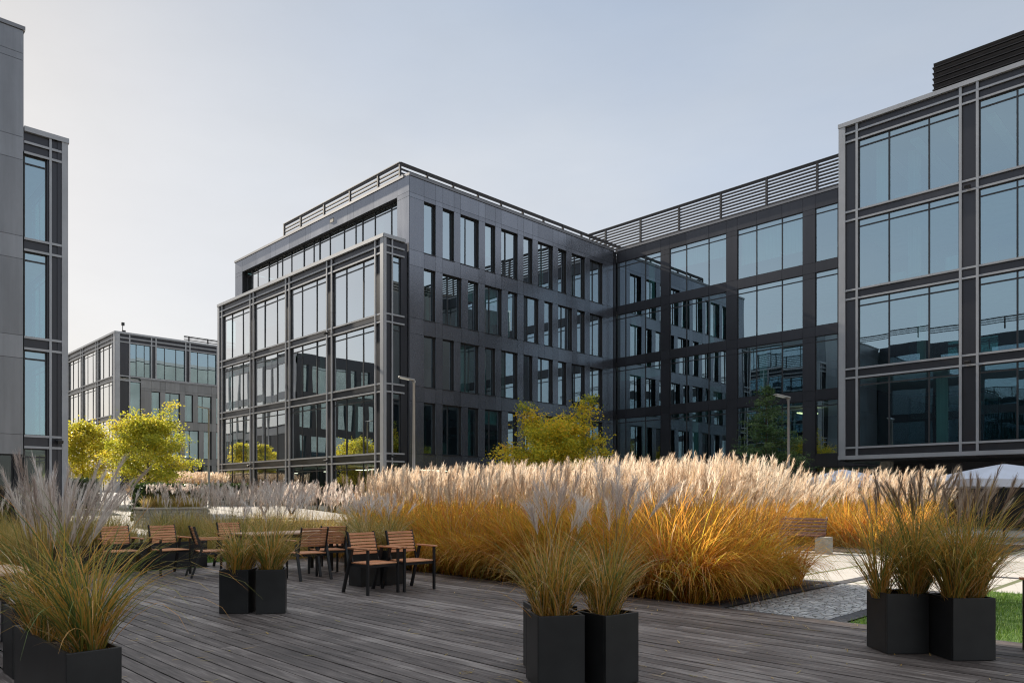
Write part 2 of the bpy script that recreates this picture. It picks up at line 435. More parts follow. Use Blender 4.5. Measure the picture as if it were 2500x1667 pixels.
def floors(mb, rects, ks, dz=0.0):
    for (x0, x1, y0, y1) in rects:
        for k in ks:
            mb.box(x0, x1, y0, y1, 3.7*k-0.62+dz, 3.7*k-0.12+dz, 0)
def floodlight(par, p, d):
    m = MB(); p = Vector(p); d = Vector(d)
    m.bar(p, p+d*0.16, 0.05, 0.05); m.bar(p+d*0.16-Vector((0, 0, 0.05)), p+d*0.34-Vector((0, 0, 0.10)), 0.22, 0.12)
    m.build('floodlight', M['black'], par, 0.008)
INT = None
IM = lambda: [M['slab'], M['inwall'], M['curtain'], M['furn'], M['floorin']]

# ------------------------------------------------------------------ buildings
def rows_main(dz=0):
    odd = [(25.44,26.26),(26.77,27.60),(28.09,29.51),(30.02,30.85),(31.35,32.77),(33.28,34.10),(34.60,36.02),(36.53,37.36),(37.89,39.28),(39.81,41.20)]
    even = [(25.43,26.24),(26.76,28.17),(28.67,29.48),(30.00,31.40),(31.93,32.75),(33.30,34.66),(35.20,36.00),(36.54,37.94),(38.47,39.27),(39.80,41.20)]
    gr = [(25.2,27.4),(27.9,30.1),(30.6,32.8),(33.3,35.5),(36.0,38.2),(38.7,41.0)]
    return [(0.35, 2.95, gr)] + [(SILL(k), SILL(k)+2.85, (odd if k % 2 else even)) for k in range(4)]

def build_main():
    b = empty('office_building', (24.41, 32.66, 0), 0, 'anthracite panelled office block in the centre with a light grey grid bay box', 'building')
    b.location = (0, 0, 0)
    it = MB()
    # --- front (camera-right) panelled face
    F = Fac('y', 32.66, -1)
    clad_wall(F, b, 24.446, 42.40, rows_main(), -0.25, 18.94, M['clad'], it)
    # --- left face above the bay box: ribbon window
    L = Fac('x', 24.41, -1)
    mu = [52.08, 51.2, 49.53, 48.27, 47.55, 46.26, 44.61, 43.33, 42.61, 41.34, 39.7, 38.42, 37.69, 36.39, 34.77]
    pan = MB(True); bk = MB(); g = 0.007
    jo = [32.658, 33.75, 36.0, 38.1, 38.8, 40.8, 43.1, 43.75, 45.9, 47.9, 48.6, 50.8, 53.0, 54.2]
    for a, c in zip(jo[:-1], jo[1:]):
        if a < 33 or a > 52.9:
            for z0, z1 in ((14.3, 17.67), (17.67, 17.93), (17.93, 18.80)): L.box(pan, a+g, c-g, z0+g, z1-g, -0.03, 0)
        else: L.box(pan, a+g, c-g, 17.88+g, 18.80-g, -0.03, 0)
    L.box(bk, 32.70, 33.75, 14.3, 18.8, -0.4, -0.034); L.box(bk, 52.95, 54.2, 14.3, 18.8, -0.4, -0.034); L.box(bk, 33.75, 52.95, 17.88, 18.8, -0.4, -0.034)
    L.box(bk, 32.70, 54.2, -0.2, 14.3, -0.4, -0.034)
    L.box(pan, 32.665, 32.95, -0.25, 14.3, -0.03, 0)
    bk.build('wall', M['back'], b); pan.build('cladding', M['clad'], b)
    cp = MB(); L.box(cp, 33.12, 54.25, 18.80, 18.94, -0.45, 0.05); cp.build('coping', M['coping'], b)
    vb = MB(); L.box(vb, 40.35, 40.75, 18.28, 18.52, -0.02, 0.02); vb.build('vent_grille', M['black'], b)
    window(L, b, 33.75, 52.95, 14.5, 17.88, mu, 17.55, n=-0.36)
    for q in range(8): L.box(it, 34+q*2.4, 34.5+q*2.4, 14.6, 17.6, -1.0, -0.95, 2)
    # --- bay box on the left face
    B = Fac('x', 22.83, -1)
    bays = [(33.56, 37.86), (38.49, 42.85), (43.42, 47.78), (48.35, 52.72)]
    grid_bays(B, b, bays, (32.72, 53.5), 0, 3 - 1, 15.26, it)
    # return of the box (faces -y)
    Rt = Fac('y', 32.72, -1)
    ret = MB(); inf = MB(True)
    Rt.box(ret, 22.79, 22.95, -0.25, 15.07, -0.06, 0.04)
    Rt.box(ret, 23.30, 23.38, -0.25, 15.07, -0.02, 0.032)
    for z1 in (14.72, 14.33, 11.1, 10.68, 7.4, 6.98, 3.7, 3.28):
        Rt.box(ret, 22.95, 23.30, z1-0.085, z1, -0.02, 0.026); Rt.box(ret, 23.38, 24.14, z1-0.085, z1, -0.02, 0.026)
    Rt.box(ret, 22.76, 24.20, 15.07, 15.26, -0.5, 0.07)
    ret.build('facade_grid', M['bars'], b)
    hi = 14.24
    Rt.box(inf, 22.9, 24.36, 14.24, 15.07, -0.3, -0.05)
    for z in (11.1, 7.4, 3.7):
        Rt.box(inf, 22.9, 24.36, z-0.505, z-0.02, -0.3, -0.05)
        Rt.box(inf, 22.9, 23.38, z-0.02, hi, -0.3, -0.05); Rt.box(inf, 23.95, 24.36, z-0.02, hi, -0.3, -0.05)
        window(Rt, b, 23.38, 23.95, z-0.02, hi, [], hi-0.32, n=-0.14)
        hi = z-0.505
    Rt.box(inf, 22.9, 23.38, -0.25, hi, -0.3, -0.05); Rt.box(inf, 23.95, 24.36, -0.25, hi, -0.3, -0.05); Rt.box(inf, 23.38, 23.95, -0.25, 0.2, -0.3, -0.05)
    window(Rt, b, 23.38, 23.95, 0.2, hi, [], hi-0.32, n=-0.14, g='glass2')
    inf.build('infill_panels', M['infill'], b)
    rf = MB(); rf.box(22.95, 24.38, 33.0, 53.3, 14.75, 15.0); rf.box(24.9, 60, 33.15, 54.1, 18.2, 18.6); rf.box(43.2, 60, -12, 33.1, 18.21, 18.61)
    rf.build('roof', M['coping'], b)
    for s in (48.07, 38.17): floodlight(b, (22.83, s, 10.85), (-1, 0, 0)); floodlight(b, (22.83, s, 3.48), (-1, 0, 0))
    floodlight(b, (23.15, 32.66, 3.55), (0.3, -0.95, 0))
    # --- recessed glazed wing
    W = Fac('x', 42.73, -1)
    bays = []
    y = 32.55
    bay = [(31.85, 28.89, [30.16]), (28.16, 23.97, [26.89, 25.23]), (23.21, 19.03, [21.94, 20.31]), (18.30, 14.1, [17.02, 15.4]), (13.36, 9.2, [12.1, 10.5])]
    pan = MB(True); bk = MB()
    xs = [32.62, 31.85, 30.16, 28.89, 28.16, 26.89, 25.23, 23.97, 23.21, 21.94, 20.31, 19.03, 18.30, 17.02, 15.4, 14.1, 13.36, 12.1, 10.5, 9.2]
    zs = [(-0.25, 0.15)]
    ops = [(0.15, 3.05)] + [(SILL(k)+0.09, SILL(k)+3.20) for k in range(4)]
    bands = [(-0.25, 0.15)] + [(ops[i][1], ops[i+1][0]) for i in range(4)] + [(ops[4][1], 18.80)]
    for z0, z1 in bands:
        for a, c in zip(xs[:-1], xs[1:]):
            W.box(pan, c+g, a-g, z0+g, z1-g, -0.03, 0)
        W.box(bk, 9.2, 32.62, z0, z1, -0.3, -0.034)
    for (z0, z1) in ops:
        for a, c in ((32.62, 31.85+0.74), (28.89, 28.16), (23.97, 23.21), (19.03, 18.30), (14.1, 13.36)):
            if a - c < 0.1: continue
            W.box(pan, c+g, a-g, z0+g, z1-0.32-g, -0.03, 0); W.box(pan, c+g, a-g, z1-0.32+g, z1-g, -0.03, 0)
            W.box(bk, c, a, z0, z1, -0.3, -0.034)
        for (a, c, mm) in [(32.59, 28.89, [31.85, 30.16])] + bay[1:]:
            gg = 'glass2' if z1 < 3.5 else 'glass'
            window(W, b, c, a, z0, z1, mm, z1-0.32, n=-0.07, fw=0.04, g=gg)
            curtains(W, it, c, a, z0, z1, 0.8)
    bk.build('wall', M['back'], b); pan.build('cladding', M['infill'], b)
    cp = MB(); W.box(cp, 9.2, 32.55, 18.80, 18.94, -0.45, 0.05); cp.build('coping', M['coping'], b)
    cl = MB(); cl.box(42.42, 42.72, 32.63, 32.95, -0.25, 18.8); cl.build('corner_post', M['infill'], b)
    # --- rooftop screens
    louvre(b, [((26.03, 35.7), (26.03, 49.75)), ((26.03, 35.7), (55.0, 35.7))], 19.0, 20.95, 8,
           [(26.03, s) for s in (49.7, 47.33, 44.2, 41.06, 37.93)] + [(26.03, 35.7)] + [(x, 35.7) for x in (28.03, 30.09, 32.18, 34.24, 36.3, 38.38, 40.43, 42.52)])
    louvre(b, [((43.3, 35.6), (43.3, 9.0))], 18.95, 20.95, 10, [(43.3, s) for s in (34.04, 30.94, 27.79, 24.67, 21.55, 18.42, 15.3, 12.2)])
    pl = MB(); pl.box(47, 52, 17, 22.5, 18.7, 20.4); pl.box(47.5, 50, 25, 28, 18.7, 20.1); pl.box(46.0, 47.2, 29.5, 31, 18.7, 19.7)
    pl.build('rooftop_plant', M['post'], b)
    # --- interior shell
    floors(it, [(24.8, 60, 33.05, 54.0), (43.1, 60, -12, 33.0), (23.15, 24.7, 33.0, 53.2)], [1, 2, 3, 4])
    it.box(33, 60, 40.5, 53.9, -0.3, 18.1, 1); it.box(50.5, 60, -12, 40.4, -0.3, 18.1, 1)
    it.box(24.9, 60, 53.95, 54.15, -0.3, 18.1, 1)
    it.build('interior', IM(), b)
    for (y, x, z) in [(30.6, 44.6, 2.9), (29.4, 44.9, 2.9), (27.6, 44.3, 2.9), (26.5, 44.6, 2.9), (25.5, 45.6, 2.9), (25.0, 44.1, 2.9), (24.4, 45.0, 2.9), (27.0, 46.2, 2.9), (29.9, 46.0, 2.9),
                      (22.4, 44.8, 2.9), (21.0, 45.4, 2.9), (17.6, 44.4, 2.9), (16.9, 45.6, 2.9), (17.3, 43.9, 2.9), (20.0, 44.6, 6.45), (19.4, 45.2, 6.45)]:
        m = MB(); m.box(x-0.3, x+0.3, y-0.1, y+0.1, z-0.03, z+0.03); m.build('ceiling_lamp', M['lamp_warm'], b)
    for (x, y) in [(25.6, 34.4), (26.9, 34.0), (26.1, 35.6), (28.6, 34.6), (24.6, 40.6), (24.4, 44.9), (24.0, 35.2), (24.3, 36.6)]:
        m = MB(); m.box(x-0.7, x+0.7, y-0.05, y+0.05, 2.86, 2.9); m.build('ceiling_lamp', M['lamp_cool'], b)
    return b
build_main()

def build_right():
    b = empty('office_building', (0, 0, 0), 0, 'glazed grey-framed block at the right edge with a louvred plant room on top', 'building')
    it = MB()
    F = Fac('x', 35.94, -1)
    bays = [(-0.72, 3.50), (4.12, 8.42), (9.19, 13.39)]
    bays = [(-0.70, 3.52), (4.24, 8.46), (9.19, 13.37)]
    grid_bays(F, b, bays, (-1.5, 14.25), 0, 3, 19.0, it, closed_bottom=3.29, top_bars=(18.5, 18.1))
    # far end wall, soffit, roof
    w = MB(); w.box(35.98, 60, 14.02, 14.2, 3.0, 18.8); w.build('wall', M['infill'], b)
    s = MB(); s.box(36.3, 60, -1.4, 14.0, 3.02, 3.10); s.build('soffit', M['infill'], b)
    r = MB(); r.box(36.5, 60, -1.4, 13.9, 18.3, 18.65); r.build('roof', M['coping'], b)
    floors(it, [(36.3, 60, -1.4, 13.9)], [2, 3, 4])
    it.box(36.4, 60, -1.4, 13.9, 3.12, 3.5, 4)
    it.box(43.5, 60, -1.4, 13.9, 3.6, 18.1, 1)
    for x, y, z in ((38.6, 11.6, 14.7), (38.6, 6.8, 14.7), (38.6, 11.6, 11.0)): it.box(x, x+0.45, y, y+0.45, z-0.05, z+3.2, 2)
    for k in range(4): it.box(37.0, 43.0, 12.6-k*1.5, 12.95-k*1.5, 17.6, 17.75, 2)
    it.box(37.2, 37.6, 12.5, 13.0, 14.8, 18.0, 2)
    it.box(37.0, 37.5, 11.7, 12.3, 11.0, 11.75, 3); it.box(37.3, 37.9, 10.6, 11.6, 11.0, 11.65, 3); it.box(37.0, 37.6, 9.5, 10.0, 11.0, 12.0, 2)
    it.build('interior', IM(), b)
    # plant-room louvres
    lo = MB()
    for k in range(9):
        z = 18.75 + k*0.25
        lo.box(37.25, 37.42, -1.2, 10.57, z, z+0.03); lo.bar((37.33, -1.2, z+0.12), (37.33, 10.57, z+0.12), 0.20, 0.02, up=(1, 0, 0.55))
        lo.box(37.3, 50, 10.55, 10.62, z, z+0.05)
    lo.box(37.45, 50, -1.2, 10.52, 18.7, 21.0)
    o = lo.build('roof_louvre', M['louvre'], b)
    # undercroft: recessed dark glazing and columns
    u = MB(); u.box(40.5, 60, -1.5, 13.6, -0.2, 3.02); u.build('undercroft_wall', M['infill'], b)
    for y in (12.6, 6.5, 0.5):
        c = MB(); c.box(37.2, 37.65, y-0.22, y+0.22, -0.2, 3.02); c.build('column', M['conc'], b)
    for s in (8.83,): floodlight(b, (35.94, s, 14.5), (-1, 0, 0)); floodlight(b, (35.94, s, 7.1), (-1, 0, 0))
    return b
build_right()

def build_left():
    b = empty('office_building', (0, 0, 0), 0, 'grey panelled block cut by the left edge, one slim glazed bay beside its blank wall', 'building')
    it = MB()
    F = Fac('y', 32.66, -1)
    pan = MB(True); bk = MB(); g = 0.007
    hz = [-0.25, 2.95, 3.7, 6.55, 7.4, 10.25, 11.1, 13.95, 14.8, 17.67, 17.93, 18.80]
    xs = [6.56, 3.9, 1.2, -1.5, -4.2, -6.9, -9.6, -12.3, -15.0, -17.7, -20.6]
    for z0, z1 in zip(hz[1:-1], hz[2:]):
        for a, c in zip(xs[:-1], xs[1:]): F.box(pan, c+g, a-g, z0+g, z1-g, -0.03, 0)
    F.box(bk, -20.6, 6.55, 2.95, 18.8, -0.3, -0.034)
    bk.build('wall', M['back'], b); pan.build('cladding', M['clad_stain'], b)
    for a, c in ((6.3, 3.9), (3.9, 1.2), (1.2, -1.5)): window(F, b, c+0.04, a-0.04, 0.0, 2.95, [], None, n=-0.2, g='glass2')
    cp = MB(); F.box(cp, -20.6, 6.62, 18.80, 18.94, -0.45, 0.05); cp.build('coping', M['coping'], b)
    # end face (faces +x) with its bay box
    E = Fac('x', 6.58, 1)
    pan = MB(True); bk = MB()
    for z0, z1 in ((14.3, 17.7), (17.7, 18.8)):
        E.box(pan, 32.7, 33.7, z0+g, z1-g, -0.03, 0); E.box(pan, 53.0, 54.0, z0+g, z1-g, -0.03, 0)
    E.box(pan, 33.7, 53.0, 17.88, 18.8, -0.03, 0)
    E.box(bk, 32.7, 33.7, -0.2, 18.8, -0.3, -0.034); E.box(bk, 53.0, 54.0, -0.2, 18.8, -0.3, -0.034); E.box(bk, 33.7, 53.0, 17.88, 18.8, -0.3, -0.034); E.box(bk, 33.7, 53.0, -0.2, 14.5, -0.3, -0.034)
    bk.build('wall', M['back'], b); pan.build('cladding', M['clad_stain'], b)
    window(E, b, 33.7, 53.0, 14.5, 17.88, [36.1, 38.5, 40.9, 43.3, 45.7, 48.1, 50.5], 17.55, n=-0.3)
    cp = MB(); E.box(cp, 32.72, 54.0, 18.80, 18.94, -0.45, 0.05); cp.build('coping', M['coping'], b)
    B = Fac('x', 8.0, 1)
    grid_bays(B, b, [(33.56, 37.86), (38.49, 42.85), (43.42, 47.78), (48.35, 52.72)], (32.72, 53.5), 0, 2, 15.26, it)
    Rt = Fac('y', 32.72, -1)
    ret = MB(); inf = MB(True)
    Rt.box(ret, 7.84, 8.04, -0.25, 15.07, -0.06, 0.04)
    Rt.box(ret, 7.42, 7.50, -0.25, 15.07, -0.02, 0.032)
    for z1 in (14.72, 14.33, 11.1, 10.68, 7.4, 6.98, 3.7, 3.28):
        Rt.box(ret, 7.50, 7.84, z1-0.085, z1, -0.02, 0.026); Rt.box(ret, 6.60, 7.42, z1-0.085, z1, -0.02, 0.026)
    Rt.box(ret, 6.6, 8.08, 15.07, 15.26, -0.5, 0.07)
    ret.build('facade_grid', M['bars'], b)
    hi = 14.24
    Rt.box(inf, 6.61, 7.95, 14.24, 15.07, -0.3, -0.05)
    for z in (11.1, 7.4, 3.7):
        Rt.box(inf, 6.61, 7.95, z-0.505, z-0.02, -0.3, -0.05)
        Rt.box(inf, 7.36, 7.95, z-0.02, hi, -0.3, -0.05)
        window(Rt, b, 6.61, 7.36, z-0.02, hi, [], hi-0.32, n=-0.14)
        hi = z-0.505
    Rt.box(inf, 7.36, 7.95, -0.25, hi, -0.3, -0.05)
    window(Rt, b, 6.61, 7.36, -0.1, hi, [], hi-0.32, n=-0.14, g='glass2')
    inf.build('infill_panels', M['infill'], b)
    floodlight(b, (7.62, 32.68, 3.55), (0.3, -0.95, 0))
    # long wing behind the deck: what the right-hand windows mirror
    W = Fac('x', -20.7, 1)
    rows = []
    for k in range(-1, 4):
        z0 = SILL(k) if k >= 0 else 0.3
        ops = [(-27.5+5.0*j, -24.0+5.0*j) for j in range(12)]
        rows.append((z0, z0+2.8, [(a, min(c, 32.0)) for a, c in ops if a < 30]))
    pan = MB(); z = -0.25
    for z0, z1, ops in rows:
        W.box(pan, -30, 32.6, z, z0, -0.3, 0)
        ed = [-30] + [q for ab in ops for q in ab] + [32.6]
        for j in range(0, len(ed), 2): W.box(pan, ed[j], ed[j+1], z0, z1, -0.3, 0)
        z = z1
    W.box(pan, -30, 32.6, z, 18.94, -0.3, 0)
    pan.build('wing_wall', M['infill'], b)
    gl = MB()
    for z0, z1, ops in rows: W.plane(gl, -29.9, 32.5, z0-0.05, z1+0.05, -0.2)
    gl.build('wing_glazing', M['glass'], b)
    louvre(b, [((-22, -30), (-22, 36))], 20.2, 20.9, 3, [(-22, -28+4*k) for k in range(16)])
    Z = Fac('y', 71.0, -1, 1.2); X8 = Fac('x', 8.0, 1, 1.2)  # separate unseen block, only mirrored in the centre block's left windows
    pan = MB(); gl = MB(); br = MB(); z = -1.5
    for k in range(4):
        z0 = 0.3 if k == 0 else SILL(k-1)
        Z.box(pan, -30, 7.9, z, z0, -0.3, 0)
        x = 7.9; j = k
        while x > -29:
            w = 0.82 if j % 2 else 1.4
            Z.box(pan, x-1.0 if x > 7.5 else x-0.52, x, z0, z0+2.85, -0.3, 0); x -= (1.0 if x > 7.5 else 0.52) + w; j += 1
        z = z0+2.85
    Z.box(pan, -30, 7.9, z, 15.1, -0.3, 0); Z.plane(gl, -30, 7.5, 0.2, 14.3, -0.22)
    pan.box(7.85, 7.92, 71.2, 92.8, -1.5, 16.0); X8.plane(gl, 71.2, 92.8, 7.6, 14.4, -0.05)
    for k in range(5): X8.box(br, 71.0, 93.0, 3.7*k-0.75, 3.7*k, -0.2, 0.02)
    for j in range(10): X8.box(br, 71.0+2.4*j, 71.25+2.4*j, -1.5, 15.1, -0.2, 0.05)
    pan.box(-30, 7.8, 71.4, 93, 14.9+1.2, 15.2+1.2); pan.box(-30, 2.0, 77, 93, 0, 16)
    pan.build('unseen_block_wall', M['infill'], b); gl.build('unseen_block_glazing', M['glass'], b); br.build('unseen_block_grid', M['bars'], b)
    rf = MB(); rf.box(-40, 6.3, 33.1, 53.9, 18.2, 18.6); rf.box(-40, -21.1, -30, 33.0, 18.21, 18.61); rf.box(6.62, 7.9, 33.0, 53.3, 14.75, 15.0)
    rf.build('roof', M['coping'], b)
    floors(it, [(-20, 6.2, 33.1, 53.9), (6.4, 7.7, 33.0, 53.2)], [1, 2, 3, 4])
    it.box(-40, 0.5, 38.5, 53.8, -0.3, 18.1, 1); it.box(-40, -25, -30, 38.4, -0.3, 18.1, 1); it.box(-20, 6.2, 53.85, 54.05, -0.3, 18.1, 1)
    it.build('interior', IM(), b)
    return b
build_left()

def build_far():
    dz = 1.75
    b = empty('office_building', (0, 0, 0), 0, 'distant grid-framed office block rising behind the yellow trees', 'building')
    it = MB()
    F = Fac('x', 22.83, -1, dz)
    grid_bays(F, b, [(77.5, 81.9), (82.6, 87.1), (87.8, 92.5), (93.3, 98.0)], (76.6, 98.8), 0, 2, 15.26, it, post_w=0.45)
    G = Fac('y', 76.6, -1, dz)
    bars = MB(); inf = MB(True)
    ver = [(22.81, 23.22), (24.02, 24.14), (26.02, 26.14), (26.44, 26.56), (29.30, 29.42), (29.72, 29.84), (32.5, 32.62), (32.95, 33.07), (35.8, 35.92), (36.2, 36.32), (39.1, 39.22)]
    for i, (a, c) in enumerate(ver):
        G.box(bars, a, c, (11.02 if i > 1 else -0.25), 15.07, -0.03, 0.05)
    G.box(bars, 22.80, 39.3, 15.07, 15.26, -0.5, 0.08)
    for a, c in zip(ver[:-1], ver[1:]):
        for z1 in (14.76, 14.36, 11.12): G.box(bars, a[1], c[0], z1-0.1, z1, -0.02, 0.04)
        if c[0] < 24.2:
            for z1 in (10.7, 7.4, 6.98, 3.7, 3.28): G.box(bars, a[1], c[0], z1-0.1, z1, -0.02, 0.04)
    for z1 in (10.7, 7.4, 6.98, 3.7, 3.28): G.box(bars, 24.14, 25.1, z1-0.1, z1, -0.02, 0.04)
    bars.build('facade_grid', M['bars'], b)
    G.box(inf, 23.15, 39.2, 14.26, 15.07, -0.3, -0.05)
    for a, c in ((23.22, 24.14), (26.08, 26.5), (29.36, 29.78), (32.56, 33.0), (35.86, 36.26)): G.box(inf, a, c, 11.12, 14.26, -0.3, -0.05)
    for a, c in ((24.14, 26.08), (26.5, 29.36), (29.78, 32.56), (33.0, 35.86), (36.26, 39.1)):
        w = c-a
        window(G, b, a, c, 11.12, 14.26, [a+w*0.3, a+w*0.68], None, n=-0.14)
    for z1, z0 in ((10.6, 7.4), (6.88, 3.7), (3.18, -0.2)):
        G.box(inf, 23.15, 24.14, z0, z1, -0.3, -0.05); G.box(inf, 23.15, 25.1, z0-0.42, z0, -0.3, -0.05)
        window(G, b, 24.14, 25.1, z0, z1, [], None, n=-0.14)
    inf.build('infill_panels', M['infill'], b)
    r = []
    ops = [(26.1, 26.9), (27.4, 28.8), (29.3, 30.1), (30.6, 32.0), (32.5, 33.3), (33.8, 35.2), (35.7, 36.5)]
    ops2 = [(26.1, 27.5), (28.0, 28.8), (29.3, 30.7), (31.2, 32.0), (32.5, 33.9), (34.4, 35.2)]
    clad_wall(G, b, 25.1, 39.2, [(-0.1, 2.75, ops), (3.4, 6.25, ops2), (7.1, 9.85, ops)], -0.6, 11.02, M['clad_stain'], it)
    rf = MB(); rf.box(23.2, 60, 77.0, 98.5, 16.4, 16.7); rf.build('roof', M['coping'], b)
    louvre(b, [((30.5, 80), (45, 80))], 17.0, 18.2, 5, [(31+2*k, 80) for k in range(7)])
    an = MB(); an.tube([(23.9, 78, 16.6), (23.9, 78, 18.2)], 0.035); an.box(23.85, 24.15, 77.9, 78.1, 17.3, 17.45); an.box(23.8, 24.05, 77.9, 78.1, 17.9, 18.2)
    an.build('roof_aerial', M['black'], b)
    floors(it, [(23.2, 60, 77.0, 98.4)], [1, 2, 3, 4], dz)
    it.box(29, 60, 83, 98.4, 0, 16.3, 1); it.box(23.2, 60, 98.42, 98.6, 0, 16.3, 1)
    it.build('interior', IM(), b)
build_far()

# ------------------------------------------------------------------ ground
def hgt(x, y):
    return np.interp(y, [-1e4, 24, 33, 36, 43, 76, 100, 1e4], [0, 0, 0.20, 0.40, 0.78, 1.75, 1.9, 1.9])
def sheet(name, x0, x1, y0, y1, nx, ny, off, mat, kind='structure', follow=True):
    X, Y = np.meshgrid(np.linspace(x0, x1, nx+1), np.linspace(y0, y1, ny+1))
    Z = (hgt(X, Y) if follow else 0*X) + off
    V = np.stack([X.ravel(), Y.ravel(), Z.ravel()], 1)
    idx = np.arange((nx+1)*(ny+1)).reshape(ny+1, nx+1)
    Q = np.stack([idx[:-1, :-1].ravel(), idx[:-1, 1:].ravel(), idx[1:, 1:].ravel(), idx[1:, :-1].ravel()], 1)
    o = np_mesh(name, V, Q, np.full(len(V), 0.5), [mat]); o['kind'] = kind
    return o
def lawn_mat():
    m, nt, out = new_mat('lawn_turf'); p = nt.nodes.new('ShaderNodeBsdfPrincipled')
    v = objcoord(nt)
    c = ramp(nt, [(0.3, (0.035, 0.075, 0.012)), (0.55, (0.075, 0.14, 0.02)), (0.8, (0.14, 0.19, 0.04))], noise(nt, v, 14, 6, 0.7))
    nt.links.new(c, p.inputs['Base Color']); p.inputs['Roughness'].default_value = 0.9
    nt.links.new(bump(nt, noise(nt, v, 60, 3), 0.8, 0.03), p.inputs['Normal'])
    nt.links.new(p.outputs[0], out.inputs[0]); return m
def cobble_mat():
    m, nt, out = new_mat('granite_setts'); p = nt.nodes.new('ShaderNodeBsdfPrincipled')
    v = objcoord(nt)
    vo = N(nt, 'ShaderNodeTexVoronoi', feature='DISTANCE_TO_EDGE'); vo.inputs['Scale'].default_value = 11; vo.inputs['Randomness'].default_value = 0.75
    nt.links.new(v, vo.inputs['Vector'])
    vc = N(nt, 'ShaderNodeTexVoronoi', feature='F1'); vc.inputs['Scale'].default_value = 11; vc.inputs['Randomness'].default_value = 0.75
    nt.links.new(v, vc.inputs['Vector'])
    st = ramp(nt, [(0.0, (0.20, 0.20, 0.205)), (0.5, (0.36, 0.355, 0.35)), (1.0, (0.52, 0.51, 0.49))], vc.outputs['Color'])
    jt = ramp(nt, [(0.015, (0.12, 0.125, 0.09)), (0.08, (1, 1, 1))], vo.outputs['Distance'])
    mx = N(nt, 'ShaderNodeMix', data_type='RGBA', blend_type='MULTIPLY'); mx.inputs[0].default_value = 1
    nt.links.new(st, mx.inputs[6]); nt.links.new(jt, mx.inputs[7])
    nt.links.new(mx.outputs[2], p.inputs['Base Color']); p.inputs['Roughness'].default_value = 0.75
    rh = ramp(nt, [(0.0, (0, 0, 0)), (0.2, (1, 1, 1))], vo.outputs['Distance'])
    nt.links.new(bump(nt, rh, 0.8, 0.02), p.inputs['Normal'])
    nt.links.new(p.outputs[0], out.inputs[0]); return m
def paving_mat(name, sx, sy, base, joint, jw=0.02):
    m, nt, out = new_mat(name); p = nt.nodes.new('ShaderNodeBsdfPrincipled')
    v = objcoord(nt)
    br = N(nt, 'ShaderNodeTexBrick'); br.inputs['Scale'].default_value = 1.0
    br.inputs['Brick Width'].default_value = sx; br.inputs['Row Height'].default_value = sy
    br.inputs['Mortar Size'].default_value = jw; br.inputs['Mortar Smooth'].default_value = 0.3
    br.inputs['Color1'].default_value = (*base, 1); br.inputs['Color2'].default_value = (*[q*0.86 for q in base], 1); br.inputs['Mortar'].default_value = (*joint, 1)
    nt.links.new(v, br.inputs['Vector'])
    mx = N(nt, 'ShaderNodeMix', data_type='RGBA', blend_type='MULTIPLY'); mx.inputs[0].default_value = 1
    st = ramp(nt, [(0.3, (0.82, 0.81, 0.80)), (0.7, (1, 1, 1))], noise(nt, v, 1.7, 8, 0.7))
    nt.links.new(br.outputs['Color'], mx.inputs[6]); nt.links.new(st, mx.inputs[7])
    nt.links.new(mx.outputs[2], p.inputs['Base Color']); p.inputs['Roughness'].default_value = 0.85
    nt.links.new(p.outputs[0], out.inputs[0]); return m
M['lawn'] = lawn_mat(); M['cobble'] = cobble_mat()
M['slabs'] = paving_mat('pale_slabs', 2.6, 1.5, (0.47, 0.44, 0.40), (0.12, 0.13, 0.06), 0.06)
M['plaza'] = paving_mat('plaza_paving', 1.2, 0.6, (0.44, 0.415, 0.385), (0.2, 0.19, 0.17), 0.012)
M['edging'] = simple('dark_edging_setts', (0.055, 0.055, 0.06), 0.85, 0, 0.5, 16, 0.5)
M['ground'] = simple('earth', (0.16, 0.14, 0.11), 0.95, 0, 0.3, 2)

gx = np.concatenate([np.linspace(-600, -60, 10), np.linspace(-50, 130, 46), np.linspace(150, 700, 10)])
gy = np.concatenate([np.linspace(-600, -40, 8), np.array([-20, 0, 12, 18, 24, 27, 30, 33, 34.5, 36, 39, 43, 50, 60, 76, 88, 100]), np.linspace(130, 700, 10)])
X, Y = np.meshgrid(gx, gy); Zg = hgt(X, Y) - 0.075
idx = np.arange(X.size).reshape(X.shape)
Q = np.stack([idx[:-1, :-1].ravel(), idx[:-1, 1:].ravel(), idx[1:, 1:].ravel(), idx[1:, :-1].ravel()], 1)
g_ = np_mesh('ground', np.stack([X.ravel(), Y.ravel(), Zg.ravel()], 1), Q, np.full(X.size, 0.5), [M['ground']]); g_['kind'] = 'structure'

sheet('plaza', -18, 22.7, 21.5, 76, 30, 60, -0.055, M['plaza'])
sheet('courtyard', 12.6, 42.6, -12, 21.4, 20, 20, -0.055, M['slabs'])
sheet('courtyard_2'.replace('_2', ''), 24.3, 42.6, 21.5, 32.6, 10, 10, -0.056, M['slabs'])
sheet('cobbled_path', 8.62, 12.55, 3.62, 4.92, 6, 4, -0.040, M['cobble'])
sheet('path_edging', 8.62, 12.6, 4.94, 5.14, 6, 1, -0.030, M['edging'])
sheet('path_edging', 8.62, 12.6, 3.40, 3.60, 6, 1, -0.035, M['edging'])
sheet('path_edging', 12.6, 24.0, 4.94, 5.14, 10, 1, -0.045, M['edging'])
sheet('path_edging', 12.6, 12.8, 5.16, 12.0, 1, 6, -0.046, M['edging'])
sheet('path_edging', 15.6, 15.8, -10, 4.92, 1, 8, -0.047, M['edging'])
sheet('lawn', 15.9, 24, 1.2, 2.0, 8, 1, -0.048, M['lawn'])
sheet('lawn', 8.62, 13.2, -12, 3.38, 6, 10, -0.045, M['lawn'])
